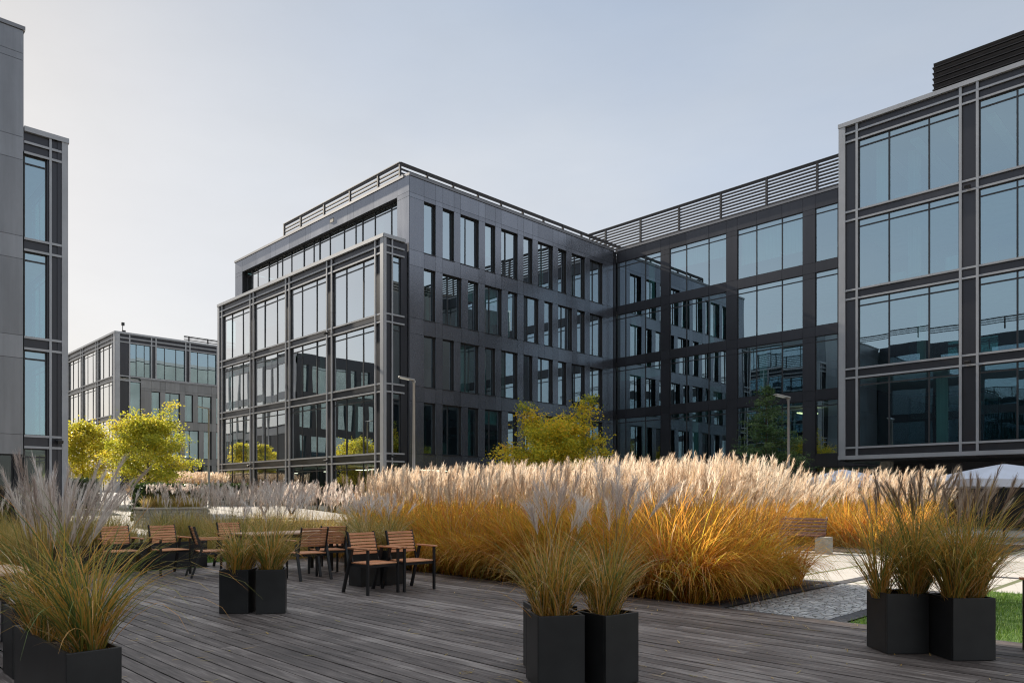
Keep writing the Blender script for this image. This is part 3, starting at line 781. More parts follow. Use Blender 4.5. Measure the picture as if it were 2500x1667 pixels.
sheet('lawn', -4, 8.4, 15.0, 21.4, 6, 6, -0.05, M['lawn'])
sheet('planting_soil', 8.62, 12.4, 5.16, 21.3, 6, 6, -0.028, M['soil'])
sheet('planting_soil', 19.6, 26.0, 4.6, 12.6, 6, 6, -0.030, M['soil'])

# wooden deck: every board its own geometry inside one sheet of decking
dk = MB()
pw, gap = 0.134, 0.013
x = -5.0
i = 0
while x < 8.5:
    y = -6.0 - random.uniform(0, 3)
    yend = 14.82 + (0.9 if x > 6.15 else 0)
    while y < yend:
        L = random.choice([4.2, 5.4, 6.0])
        y1 = min(y+L, yend)
        dz = random.uniform(-0.0025, 0.0015)
        dk.box(x, x+pw, max(y, -6)+0.002, y1-0.002, -0.032+dz, dz, 0, random.random())
        y = y1
    x += pw+gap
o = dk.build('wooden_deck', M['deck']); o['kind'] = 'structure'
fr = MB(); fr.box(-5, 8.5, -6, 14.8, -0.07, -0.04); fr.box(8.51, 8.545, -6, 15.7, -0.07, 0.0)
o = fr.build('deck_frame', M['edging']); o['kind'] = 'structure'

# ------------------------------------------------------------------ grasses
def blade_arrays(base, az, L, th0, droop, w, K, tn, lean=None, twist=0.9):
    n = len(base); i = (np.arange(K)+0.5)/K
    th = th0[:, None] + droop[:, None]*i[None]**1.5
    dl = (L/K)[:, None]
    hx = np.sin(th)*dl; hz = np.cos(th)*dl
    H = np.concatenate([np.zeros((n, 1)), np.cumsum(hx, 1)], 1); Zz = np.concatenate([np.zeros((n, 1)), np.cumsum(hz, 1)], 1)
    P = np.empty((n, K+1, 3))
    P[:, :, 0] = base[:, None, 0] + np.cos(az)[:, None]*H
    P[:, :, 1] = base[:, None, 1] + np.sin(az)[:, None]*H
    P[:, :, 2] = base[:, None, 2] + Zz
    if lean is not None:
        P[:, :, 0] += lean[:, None, 0]*Zz; P[:, :, 1] += lean[:, None, 1]*Zz
    t = np.linspace(0, 1, K+1)
    prof = np.clip(1.0 - t**2.2*0.92, 0.05, 1)*(0.7+0.3*np.minimum(1, t*4))
    ww = (w[:, None]*prof[None])/2
    a2 = az + np.pi/2 + rng.uniform(-twist, twist, n)
    sd = np.stack([np.cos(a2), np.sin(a2), np.zeros(n)], 1)
    V = np.stack([P - sd[:, None]*ww[..., None], P + sd[:, None]*ww[..., None]], 2)     # n,K+1,2,3
    T = np.repeat(tn, (K+1)*2)
    b = (np.arange(n)*(K+1)*2)[:, None] + (np.arange(K)*2)[None]
    Qd = np.stack([b, b+1, b+3, b+2], -1).reshape(-1, 4)
    return V.reshape(-1, 3), Qd, T, P
class GB:
    """gathers arrays of blades"""
    def __init__(s): s.V = []; s.Q = []; s.T = []; s.M = []; s.n = 0
    def add(s, V, Q, T, m):
        s.V.append(V); s.Q.append(Q+s.n); s.T.append(T); s.M.append(np.full(len(Q), m)); s.n += len(V)
    def build(s, name, mats, parent=None):
        return np_mesh(name, np.concatenate(s.V), np.concatenate(s.Q), np.concatenate(s.T), mats, np.concatenate(s.M), parent)
def leaves(gb, base, Lr, th, dr, w, K=5, tr=(0, 1), m=0, az=None, tpow=1.0, lean=None, tv=None, lv=None):
    n = len(base)
    az = rng.uniform(0, 2*np.pi, n) if az is None else az
    tn = tr[0] + (tr[1]-tr[0])*rng.random(n)**tpow
    if tv is not None: tn = np.clip(0.5*tv + 0.5*tn, 0, 1)
    LL = rng.uniform(*Lr, n)*(1 if lv is None else lv)
    V, Qd, T, P = blade_arrays(base, az, LL, rng.uniform(*th, n), rng.uniform(*dr, n), rng.uniform(w*0.6, w*1.25, n), K, tn, lean)
    gb.add(V, Qd, T, m)
def plumes(gb, base, Lr, th, dr, nb, m_st, m_pl, f0=0.8, bl=(0.10, 0.19), bth=(0.10, 0.38), bdr=(0.1, 0.5), bw=0.0075, wind=(0, 0), az=None, tr=(0, 1), K2=2):
    n = len(base)
    az = rng.uniform(0, 2*np.pi, n) if az is None else az
    L = rng.uniform(*Lr, n)
    wl = np.tile(np.array(wind)[None], (n, 1))*rng.uniform(0.4, 1.5, n)[:, None]
    K = 7
    V, Qd, T, P = blade_arrays(base, az, L, rng.uniform(*th, n), rng.uniform(*dr, n), np.full(n, 0.006), K, rng.random(n), wl)
    gb.add(V, Qd, T, m_st)
    s = f0 + (1-f0)*np.sort(rng.random((n, nb)), 1)**0.9
    k = np.minimum((s*K).astype(int), K-1); fr = s*K-k
    rows = np.arange(n)[:, None]
    p0 = P[rows, k]; p1 = P[rows, k+1]
    B = p0 + (p1-p0)*fr[..., None]
    d = p1-p0; d /= np.linalg.norm(d, axis=-1, keepdims=True)+1e-9
    lean = (d[..., :2]/np.maximum(d[..., 2:3], 0.25))
    q = (s-f0)/(1-f0)
    prof = (0.65+0.5*np.sin(np.pi*np.clip(q*0.9+0.12, 0, 1)))*(1-0.35*q)
    bl_ = rng.uniform(bl[0], bl[1], (n, nb))*prof
    tt = np.clip(rng.random((n, 1))*(tr[1]-tr[0])+tr[0] + rng.normal(0, 0.12, (n, nb)), 0, 1)
    f = lambda a: a.reshape(n*nb, *a.shape[2:])
    V, Qd, T, _ = blade_arrays(f(B), rng.uniform(0, 2*np.pi, n*nb), f(bl_), rng.uniform(*bth, n*nb), rng.uniform(*bdr, n*nb), np.full(n*nb, bw)*rng.uniform(0.6, 1.3, n*nb), K2, f(tt), f(lean))
    gb.add(V, Qd, T, m_pl)
def scatter_poly(n, x0, x1, y0, y1, z=0.0, fn=None):
    P = np.stack([rng.uniform(x0, x1, n), rng.uniform(y0, y1, n), np.full(n, z)], 1)
    if fn is not None: P = P[fn(P[:, 0], P[:, 1])]
    return P
def tufts(centers, per, spread):
    c = np.repeat(centers, per, 0); n = len(c)
    r = spread*np.sqrt(rng.random(n)); a = rng.uniform(0, 2*np.pi, n)
    c = c.copy(); c[:, 0] += r*np.cos(a); c[:, 1] += r*np.sin(a)
    return c, a

# --- the big golden bed beside the deck
def bed(name, label, rect, z, nt_, per, npl, leafm, plm, Lleaf, Lpl, wind, group=None, fn=None, nb=30, lw=0.011, tr=(0, 1), pth=(0.0, 0.16), bw=0.0075, ptr=(0, 1), bl=(0.10, 0.19), zf=None, pdr=(0.0, 0.25)):
    gb = GB()
    c = scatter_poly(nt_, *rect, z, fn)
    if zf is not None: c[:, 2] += zf(c[:, 0], c[:, 1])
    b, a = tufts(c, per, 0.16)
    ntf = len(c)
    leaves(gb, b, Lleaf, (0.02, 0.42), (0.3, 1.9), lw, 5, tr, 0, a + rng.normal(0, 0.5, len(a)), tv=np.repeat(rng.random(ntf), per), lv=np.repeat(rng.uniform(0.72, 1.08, ntf), per))
    p = scatter_poly(npl, *rect, z, fn)
    if zf is not None: p[:, 2] += zf(p[:, 0], p[:, 1])
    plumes(gb, p, Lpl, pth, pdr, nb, 1, 2, wind=wind, tr=ptr, bw=bw, bl=bl)
    o = gb.build(name, [M[leafm], M['stem'], M[plm]])
    return tag(o, label, 'grass', group, 'stuff')
bed('miscanthus_bed', 'mass of tall golden grass with bright cream plumes along the deck edge', (8.95, 11.9, 5.6, 14.6), -0.03, 260, 95, 2100, 'leaf_bed', 'plume', (0.95, 1.95), (1.5, 2.10), (0.10, -0.12), nb=46, lw=0.019, bw=0.0085, bl=(0.10, 0.22))
gb = GB()
# arching fringe that spills from the bed over the deck edge and the path
c = np.concatenate([scatter_poly(170, 8.75, 9.15, 5.35, 13.2, -0.03), scatter_poly(60, 8.9, 11.8, 5.3, 5.7, -0.03)])
b, a = tufts(c, 34, 0.13)
az = np.where(b[:, 1] < 5.9, -np.pi/2, np.pi) + rng.normal(0, 0.8, len(b))
leaves(gb, b, (0.8, 1.5), (0.12, 0.6), (1.1, 2.6), 0.018, 6, (0, 1), 0, az, tv=np.repeat(rng.random(len(c)), 34), lv=np.repeat(rng.uniform(0.7, 1.1, len(c)), 34))
p = np.concatenate([scatter_poly(70, 8.85, 9.3, 5.5, 13.0, -0.03), scatter_poly(60, 9.0, 11.8, 5.35, 5.8, -0.03)])
plumes(gb, p, (1.5, 2.0), (0.05, 0.35), (0.1, 0.5), 40, 1, 2, wind=(0.14, -0.18))
tag(gb.build('grass_fringe', [M['leaf_bed'], M['stem'], M['plume']]), 'arching golden grass blades spilling over the edge of the deck and path', 'grass', None, 'stuff')
bed('miscanthus_bed', 'sunlit golden grass with pale plumes behind the bench', (19.9, 25.6, 5.0, 12.4), -0.03, 260, 80, 1300, 'leaf_bed', 'plume', (0.9, 1.95), (1.4, 2.25), (0.22, -0.22),
    fn=lambda x, y: ((y > 11.8-1.15*(x-19.5)) | (x > 21)) & (y > 6.3+0.55*np.maximum(0, x-22.5)), nb=30, lw=0.016, bw=0.011, bl=(0.14, 0.26))
bed('miscanthus_bed', 'grey plumed grass in shade between the table and the bay building', (7.3, 10.6, 15.2, 21.2), -0.03, 200, 70, 560, 'leaf_dry', 'plume_mauve', (0.7, 1.3), (1.35, 1.85), (0.06, -0.05), nb=30, lw=0.012, bw=0.010, pth=(0.02, 0.28))
bed('miscanthus_bed', 'pale straw grass at the left edge behind the cut-off table', (1.6, 5.4, 15.6, 20.0), -0.03, 170, 80, 220, 'leaf_dry', 'plume_mauve', (0.7, 1.45), (1.3, 1.75), (0.04, -0.02), nb=26, lw=0.010, tr=(0.1, 0.9), bw=0.008)
zt = lambda x, y: hgt(x, y)
bed('miscanthus_bed', 'low bank of brilliantly lit cream plumes in front of the far block', (17.3, 22.3, 50.5, 54.5), 0.0, 170, 45, 700, 'leaf_bed', 'plume', (0.9, 1.5), (1.4, 2.0), (0.15, -0.15), nb=22, lw=0.03, bw=0.024, zf=zt, bl=(0.16, 0.3))
bed('miscanthus_bed', 'mauve plumes growing against the dark hedge on the stone gabion', (10.4, 12.6, 31.0, 31.5), 0.9, 30, 50, 90, 'leaf_dry', 'plume_mauve', (0.4, 0.7), (0.7, 1.0), (0.05, 0.0), nb=26, lw=0.012, bw=0.014)

# --- potted clumps
def clump(loc, label, spread, nleaf, Lleaf, npl, Lpl, leafm, plm, group, wind=(0.05, -0.05), thl=(0.03, 0.75), drl=(0.4, 2.2), nb=60, tr=(0, 1), th=(0.0, 0.3), bth=(0.15, 0.55), bdr=(0.2, 0.9), bl=(0.10, 0.20), lw=0.009, ntuft=5, pdr=(0.05, 0.6), bw=0.0042, squeeze=(1, 1)):
    r = empty('ornamental_grass', loc, 0, label, 'grass clump', group)
    gb = GB()
    c = scatter_poly(ntuft, -spread*squeeze[0], spread*squeeze[0], -spread*squeeze[1], spread*squeeze[1])
    b, a = tufts(c, nleaf//ntuft, 0.07)
    leaves(gb, b, Lleaf, thl, drl, lw, 7, tr, 0, a + rng.normal(0, 0.7, len(a)))
    d, a2 = tufts(c, max(1, nleaf//ntuft//4), 0.08)
    leaves(gb, d, (0.15, 0.5), (0.1, 0.9), (0.1, 1.2), lw, 4, (0.6, 1), 0)
    gb.build('leaves', [M[leafm]], r)
    if npl:
        g2 = GB()
        p, a = tufts(c, max(1, npl//ntuft), 0.06)
        plumes(g2, p, Lpl, th, pdr, nb, 0, 1, f0=0.74, wind=wind, bth=bth, bdr=bdr, bl=bl, bw=bw, K2=3)
        g2.build('plumes', [M['stem'], M[plm]], r)
    return r
def planter(loc, rz, w, l, h, label, group):
    r = empty('planter', (loc[0], loc[1], 0.0), rz, label, 'planter', group)
    m = MB(); t = 0.022
    m.box(-w/2, w/2, -l/2, -l/2+t, 0.004, h); m.box(-w/2, w/2, l/2-t, l/2, 0.004, h)
    m.box(-w/2, -w/2+t, -l/2+t, l/2-t, 0.004, h); m.box(w/2-t, w/2, -l/2+t, l/2-t, 0.004, h)
    m.build('planter_box', M['planter'], r, 0.004)
    s = MB(); s.box(-w/2+t+0.001, w/2-t-0.001, -l/2+t+0.001, l/2-t-0.001, 0.05, h-0.06)
    s.build('planter_soil', M['soil'], r)
    return r
A45 = R_(-44.65)
PG = 'dark metal planters standing on the deck'; GG = 'potted grasses in the dark planters'
planter((1.28, 5.29), 0, 0.285, 1.27, 0.545, 'long dark planter in the left foreground cropped by the bottom edge', PG)
clump((1.29, 4.95, 0.49), 'large arching green and orange grass in the long foreground planter', 0.07, 320, (0.55, 1.2), 0, None, 'leaf_pot', None, GG, ntuft=4, squeeze=(0.8, 2.0), thl=(0.01, 0.55), tr=(0.0, 0.85), drl=(0.7, 2.3), lw=0.0085)
clump((1.27, 5.55, 0.49), 'grass with tall mauve plumes at the back of the long foreground planter', 0.07, 260, (0.55, 1.1), 60, (0.8, 1.22), 'leaf_pot', 'plume_mauve', GG, ntuft=4, squeeze=(0.8, 2.6), wind=(0.12, -0.02), th=(0.0, 0.26), nb=56, bth=(0.04, 0.2), bdr=(0.05, 0.35), bw=0.0034, thl=(0.01, 0.5))
planter((1.475, 6.97), 0, 0.36, 0.36, 0.545, 'square dark planter mostly hidden behind the long foreground planter', PG)
clump((1.475, 6.97, 0.49), 'short grass tuft in the hidden planter behind the long foreground one', 0.09, 140, (0.3, 0.6), 0, None, 'leaf_pot', None, GG)
rot = lambda d: A45 + R_(d)
planter((4.02, 8.82), rot(0), 0.35, 0.35, 0.53, 'left planter of the pair between the chairs and the table', PG)
planter((4.30, 8.53), rot(14), 0.34, 0.34, 0.53, 'right planter of the pair between the chairs and the table', PG)
clump((4.02, 8.82, 0.47), 'green grass with few plumes in the left planter by the chairs', 0.09, 340, (0.45, 0.95), 9, (0.8, 1.15), 'leaf_pot', 'plume_mauve', GG, nb=40, thl=(0.02, 0.5), bw=0.004)
clump((4.30, 8.53, 0.47), 'feathery grass with mauve plumes in the right planter by the table', 0.09, 380, (0.45, 1.0), 22, (0.8, 1.2), 'leaf_pot', 'plume_mauve', GG, nb=40, thl=(0.02, 0.5), wind=(0.08, 0.0), bw=0.004)
planter((4.21, 3.80), rot(13), 0.36, 0.37, 0.535, 'square planter left of centre front with one blade hanging over its rim', PG)
planter((4.525, 3.55), rot(36), 0.34, 0.35, 0.535, 'square planter right of centre front turned at an angle', PG)
planter((4.515, 4.13), rot(13), 0.36, 0.36, 0.535, 'planter hidden directly behind the left centre front planter', PG)
clump((4.21, 3.81, 0.475), 'tall green and ochre grass in the left centre front planter', 0.075, 330, (0.45, 1.0), 18, (0.85, 1.2), 'leaf_pot', 'plume_mauve', GG, nb=70, thl=(0.01, 0.42), th=(0.0, 0.2), wind=(0.05, -0.05), bl=(0.12, 0.24), bth=(0.1, 0.5), bdr=(0.3, 1.2), bw=0.003)
clump((4.525, 3.57, 0.475), 'green grass with drooping silver plumes in the right centre front planter', 0.075, 320, (0.45, 1.0), 18, (0.9, 1.25), 'leaf_pot', 'plume_mauve', GG, nb=70, thl=(0.01, 0.42), th=(0.0, 0.22), wind=(0.12, -0.12), bl=(0.12, 0.24), bth=(0.1, 0.5), bdr=(0.3, 1.2), bw=0.003)
g1 = GB(); leaves(g1, np.array([[4.075, 3.72, 0.50]]), (0.55, 0.551), (0.95, 0.96), (1.9, 1.95), 0.008, 9, (0.9, 1), 0, np.array([-0.8]))
tag(g1.build('fallen_blade', [M['leaf_pot']]), 'single dry blade hanging over the rim of the left centre front planter', 'grass blade')
planter((7.33, 2.38), rot(2), 0.385, 0.36, 0.54, 'left planter of the pair on the right edge of the deck', PG)
planter((7.43, 1.89), rot(4), 0.385, 0.36, 0.54, 'right planter of the pair on the right edge of the deck', PG)
clump((7.33, 2.38, 0.48), 'dense dark green grass with brown plumes in the left planter of the right pair', 0.15, 720, (0.6, 1.25), 26, (0.95, 1.22), 'leaf_pot', 'plume_brown', GG, nb=60, thl=(0.02, 0.5), tr=(0, 0.85), bth=(0.05, 0.25), bdr=(0.0, 0.3), th=(0, 0.25), bw=0.0045)
clump((7.43, 1.89, 0.48), 'upright ochre grass with brown plumes in the right planter of the right pair', 0.15, 820, (0.6, 1.25), 34, (0.9, 1.2), 'leaf_pot', 'plume_brown', GG, nb=46, thl=(0.02, 0.5), tr=(0.1, 0.9), bth=(0.05, 0.25), bdr=(0.0, 0.3), th=(0, 0.25), bw=0.0045)
planter((6.62, 10.02), R_(-2), 0.36, 0.36, 0.55, 'left planter of the pair behind the two slatted armchairs', PG)
planter((7.00, 9.92), R_(4), 0.36, 0.36, 0.55, 'right planter of the pair behind the two slatted armchairs', PG)
for (x, y), lb in (((6.62, 10.02), 'dry green grass in the left planter behind the armchairs'), ((7.00, 9.92), 'orange tinged grass in the right planter behind the armchairs')):
    clump((x, y, 0.49), lb, 0.1, 300, (0.5, 1.0), 16, (0.7, 1.05), 'leaf_dry', 'plume_mauve', GG, nb=36, thl=(0.02, 0.5), bw=0.005)
planter((7.62, 11.75), R_(0), 0.36, 0.36, 0.55, 'planter beside the dining table near the golden grass', PG)
clump((7.62, 11.75, 0.49), 'leafy green grass in the planter between table and golden bed', 0.1, 320, (0.5, 1.0), 14, (0.7, 1.0), 'leaf_dry', 'plume_mauve', GG, nb=36, bw=0.005)
for x, lb, lg in ((4.15, 'long dark planter behind the leftmost visible armchair', 'sparse green reeds in the long planter behind the leftmost armchair'), (5.49, 'long dark planter behind the armchair facing the camera at left', 'reddish reeds in the long planter behind the armchair facing the camera')):
    planter((x, 15.05), 0, 1.28, 0.34, 0.52, lb, PG)
    clump((x, 15.05, 0.46), lg, 0.14, 520, (0.4, 0.85), 0, None, 'leaf_dry', None, GG, ntuft=9, squeeze=(3.6, 0.6), thl=(0.02, 0.35), drl=(0.1, 0.9), tr=(0.0, 0.75))

# lawn blades near the camera
gb = GB()
b = scatter_poly(32000, 8.66, 13.1, -1.5, 3.36, -0.045)
leaves(gb, b, (0.03, 0.075), (0.0, 0.6), (0.0, 0.8), 0.006, 2, (0, 1), 0)
b = scatter_poly(9000, 4.5, 8.3, 15.8, 20.5, -0.05)
leaves(gb, b, (0.04, 0.10), (0.0, 0.6), (0.0, 0.8), 0.010, 2, (0, 1), 0)
tag(gb.build('grass', [M['lawnblade']]), 'short green lawn grass', 'grass', None, 'stuff')

gb = GB()
b = np.concatenate([scatter_poly(700, -1, 8.5, 0.5, 14.5, 0.006), scatter_poly(160, 7.6, 8.5, 2.0, 13.5, 0.006), scatter_poly(90, 3.6, 5.2, 2.6, 4.6, 0.006), scatter_poly(70, 0.6, 2.4, 3.4, 6.4, 0.006)])
leaves(gb, b, (0.03, 0.15), (1.50, 1.57), (-0.1, 0.08), 0.014, 3, (0.3, 1), 0)
tag(gb.build('leaf_litter', [M['leaf_dry']]), 'scattered dry grass bits lying on the deck boards', 'leaf litter', None, 'stuff')
# ------------------------------------------------------------------ trees, hedges
def cards(cen, size, flat=0.0, asp=0.55):
    n = len(cen)
    a = rng.normal(size=(n, 3)); a[:, 2] *= (1-flat); a /= np.linalg.norm(a, axis=1, keepdims=True)
    b = rng.normal(size=(n, 3)); b -= a*(a*b).sum(1, keepdims=True); b /= np.linalg.norm(b, axis=1, keepdims=True)
    s = (size*rng.uniform(0.6, 1.3, n))[:, None]
    V = np.stack([cen-a*s, cen-b*s*asp, cen+a*s, cen+b*s*asp], 1).reshape(-1, 3)
    Q = np.arange(4*n).reshape(n, 4)
    return V, Q
def tree(name, label, group, pos, H, trunk, R, n, leaf, mat, seed, tops=(), tr=(0, 1)):
    st = np.random.default_rng(seed)
    r = empty(name, pos, 0, label, 'tree', group)
    tb = MB(); top = H*0.86
    tb.tube([(0, 0, -0.1), (0.03, 0.02, trunk), (0.0, 0.06, H*0.6), (0.05, 0.0, top)], [0.10, 0.08, 0.05, 0.012])
    tips = []
    nl = 26
    for k in range(nl):
        u = (k+0.5)/nl
        z0 = trunk*0.95 + u*(top-trunk)*0.9
        an = k*2.4 + st.uniform(-0.4, 0.4)
        prof = math.sin(math.pi*min(1, 0.24+u*0.76))**0.75
        rr = R*prof*st.uniform(0.62, 1.12)
        up = st.uniform(0.15, 0.55)*rr
        e = Vector((math.cos(an)*rr, math.sin(an)*rr, z0+up))
        p0 = Vector((0, 0.03, z0)); pm = p0.lerp(e, 0.5) + Vector((0, 0, 0.08*rr))
        tb.tube([p0, pm, e], [0.035*(1-u*0.6), 0.02, 0.006], n=5, cap=False)
        for f in np.linspace(0.38, 1.0, 6): tips.append((p0.lerp(e, f) + Vector((0, 0, 0.06*rr)), 0.15+0.22*(1-f)*R*0.4+0.10*R*st.random()))
    for (x, y, z, sg) in tops: tips += [(Vector((x, y, z)), sg), (Vector((x*0.8, y*0.8, z-0.4)), sg*1.3), (Vector((x*0.6, y*0.6, z-0.9)), sg*1.6)]
    tb.build('trunk', M['bark'], r, smooth=True)
    k = st.integers(0, len(tips), n)
    cen = np.array([tips[i][0][:] for i in k]); sg = np.array([tips[i][1] for i in k])
    cen = cen + st.normal(size=(n, 3))*sg[:, None]*np.array([1, 1, 0.62])
    keep = cen[:, 2] > trunk*0.72; cen = cen[keep]; k = k[keep]
    V, Q = cards(cen, leaf, 0.3)
    tv = st.uniform(0, 1, len(tips))[k]*0.5 + st.random(len(cen))*0.5
    tv = tr[0] + (tr[1]-tr[0])*tv
    np_mesh('crown', V, Q, np.repeat(tv, 4), [M[mat]], parent=r)
    return r
TG = 'young autumn trees on the plaza'
def gz(x, y): return float(hgt(x, y))
tree('autumn_tree', 'bright yellow round crowned young tree left of the lamp post', TG, (14.2, 42.2, gz(14.2, 42.2)), 5.75, 1.25, 2.2, 24000, 0.062, 'tree_yellow', 3, [(-0.6, 0.6, 5.0, 0.3), (0.9, -0.8, 5.5, 0.22)])
tree('autumn_tree', 'yellow tree standing behind at far left beside the panelled block', TG, (13.2, 50.4, gz(13.2, 50.4)), 5.8, 1.0, 2.0, 18000, 0.07, 'tree_yellow', 5, tr=(0.2, 1))
tree('autumn_tree', 'broad olive and gold twin topped tree before the centre block', TG, (28.3, 25.4, 0.0), 5.95, 0.9, 3.0, 38000, 0.066, 'tree_olive', 9, [(-1.15, 1.15, 5.9, 0.24), (-1.0, 1.0, 5.3, 0.34), (1.25, -1.15, 6.3, 0.22), (1.2, -1.1, 5.7, 0.34)])
tree('autumn_tree', 'golden tree mirrored in the first bay of the centre block', TG, (14.0, 69.8, gz(14.0, 69.8)), 6.0, 1.2, 1.3, 4000, 0.10, 'tree_olive', 13, tr=(0.2, 0.7))
tree('autumn_tree', 'golden tree mirrored in the second bay of the centre block', TG, (14.0, 64.7, gz(14.0, 64.7)), 5.6, 1.2, 1.2, 4000, 0.10, 'tree_olive', 17, tr=(0.2, 0.7))
def conifer(pos, H, R, n, label):
    r = empty('spruce_tree', pos, 0, label, 'tree')
    tb = MB(); tb.tube([(0, 0, -0.1), (0.02, 0, H*0.5), (0, 0, H)], [0.11, 0.06, 0.008])
    st = np.random.default_rng(21)
    cs = []; ts = []
    z = 0.25
    while z < H*0.97:
        u = z/H
        rad = R*(1-u)**0.82*(0.9 if u > 0.12 else 0.75)
        m = max(4, int(9*(1-u)+3))
        for k in range(m):
            an = st.uniform(0, 2*math.pi); rr = rad*st.uniform(0.72, 1.16)
            rise = 0.15+0.5*u
            e = Vector((math.cos(an)*rr, math.sin(an)*rr, z - 0.12*rr + rise*rr*0.4))
            tb.tube([(0, 0, z), tuple(e)], [0.02*(1-u)+0.004, 0.004], n=4, cap=False)
            q = int(n/620*max(0.25, rr/R*1.6)*3)
            f = st.uniform(0.12, 1.03, q)
            w = 0.05+0.11*np.sqrt(1-np.clip(f, 0, 1))*rr/R+0.05
            c = np.array([0, 0, z])[None]*(1-f)[:, None] + np.array(e[:])[None]*f[:, None]
            c = c + st.normal(size=(q, 3))*np.stack([w, w, w*0.55], 1)
            cs.append(c); ts.append(np.full(q, st.random()))
        z += 0.26*(1-u*0.45)
    tb.build('trunk', M['bark'], r)
    c = np.concatenate(cs); t = np.clip(np.concatenate(ts)*0.7 + st.random(len(c))*0.3, 0, 1)
    V, Q = cards(c, 0.075, 0.2, 0.22)
    np_mesh('crown', V, Q, np.repeat(t, 4), [M['needle']], parent=r)
conifer((33.1, 16.5, 0.0), 6.75, 3.3, 36000, 'dark green conical spruce in the shade before the recessed wing')

def hedge(x0, x1, y0, y1, z0, z1, label, n=5200):
    r = empty('hedge', ((x0+x1)/2, (y0+y1)/2, z0), 0, label, 'hedge', 'clipped dark hedges on the plaza')
    w, d, h = (x1-x0)/2, (y1-y0)/2, z1-z0
    m = MB(); m.box(-w+0.08, w-0.08, -d+0.08, d-0.08, 0, h-0.08); m.build('twigs', M['hedge_core'], r)
    P = rng.uniform(-1, 1, (n, 3))*np.array([w, d, h/2]); P[:, 2] += h/2
    k = rng.integers(0, 5, n)
    P[k == 0, 0] = -w; P[k == 1, 0] = w; P[k == 2, 1] = -d; P[k == 3, 1] = d; P[k == 4, 2] = h
    P += rng.normal(size=P.shape)*0.045
    P[:, 2] = np.maximum(P[:, 2], 0.02)
    V, Q = cards(P, 0.06)
    np_mesh('foliage', V, Q, np.repeat(rng.random(n), 4), [M['hedge']], parent=r)
hedge(10.5, 12.75, 31.75, 33.2, 0.35, 1.85, 'clipped dark hedge behind the stone gabion')
hedge(18.9, 21.6, 45.8, 47.2, 0.95, 2.10, 'clipped hedge with a lit top edge beside the bay building')
hedge(9.6, 11.6, 41.5, 43.0, 0.75, 2.2, 'dark hedge behind the foreground plumes under the yellow trees')

# ------------------------------------------------------------------ gabions and steps
def gabion(x0, x1, y0, y1, z0, z1, label):
    st = np.random.default_rng(int(x0*10))
    r = empty('gabion_wall', ((x0+x1)/2, (y0+y1)/2, z0), 0, label, 'stone wall', 'stone gabion walls on the plaza')
    m = MB(); w, d, h = (x1-x0)/2, (y1-y0)/2, z1-z0
    m.box(-w+0.03, w-0.03, -d+0.03, d-0.03, 0, h-0.03, 0)
    for face in range(4):
        L = 2*w if face < 2 else 2*d
        for i in range(int(L/0.16)):
            for j in range(max(1, int(h/0.13))):
                c = -L/2 + 0.16*(i+0.5)+st.uniform(-0.02, 0.02); z = 0.07+0.13*j
                sx, sz, pr = st.uniform(0.055, 0.085), st.uniform(0.045, 0.068), st.uniform(0.0, 0.03)
                if face == 0: m.box(c-sx, c+sx, -d-pr, -d+0.06, z-sz, z+sz, 0, st.random())
                elif face == 1: m.box(c-sx, c+sx, d-0.06, d+pr, z-sz, z+sz, 0, st.random())
                elif face == 2: m.box(-w-pr, -w+0.06, c-sx, c+sx, z-sz, z+sz, 0, st.random())
                else: m.box(w-0.06, w+pr, c-sx, c+sx, z-sz, z+sz, 0, st.random())
    m.build('stone_fill', M['conc'], r)
    g = MB()
    for i in range(int(2*w/0.2)+1): g.box(-w+0.2*i-0.004, -w+0.2*i+0.004, -d-0.042, -d-0.034, 0, h)
    for j in range(int(h/0.2)+1): g.box(-w, w, -d-0.042, -d-0.034, 0.2*j, 0.2*j+0.008)
    g.build('wire_mesh', M['post'], r)
    c = MB(); c.box(-w-0.05, w+0.05, -d-0.05, d+0.05, h-0.02, h+0.04); c.build('cap', M['conc'], r)
gabion(10.2, 12.7, 30.6, 31.9, 0.05, 0.90, 'stone filled gabion under the mauve plumes and hedge')
gabion(17.6, 22.4, 44.9, 45.6, 0.80, 1.06, 'low stone gabion edging the far hedge')
gabion(13.4, 15.6, 25.6, 26.3, 0.0, 0.45, 'low stone gabion bench seen through the grey grass')
for k, y in enumerate((31.2, 31.8, 32.4)):
    s = MB(); s.box(13.2, 17.5, y, y+0.62, 0.0, 0.16+0.10*k); o = s.build('steps', M['conc']); o['kind'] = 'structure'

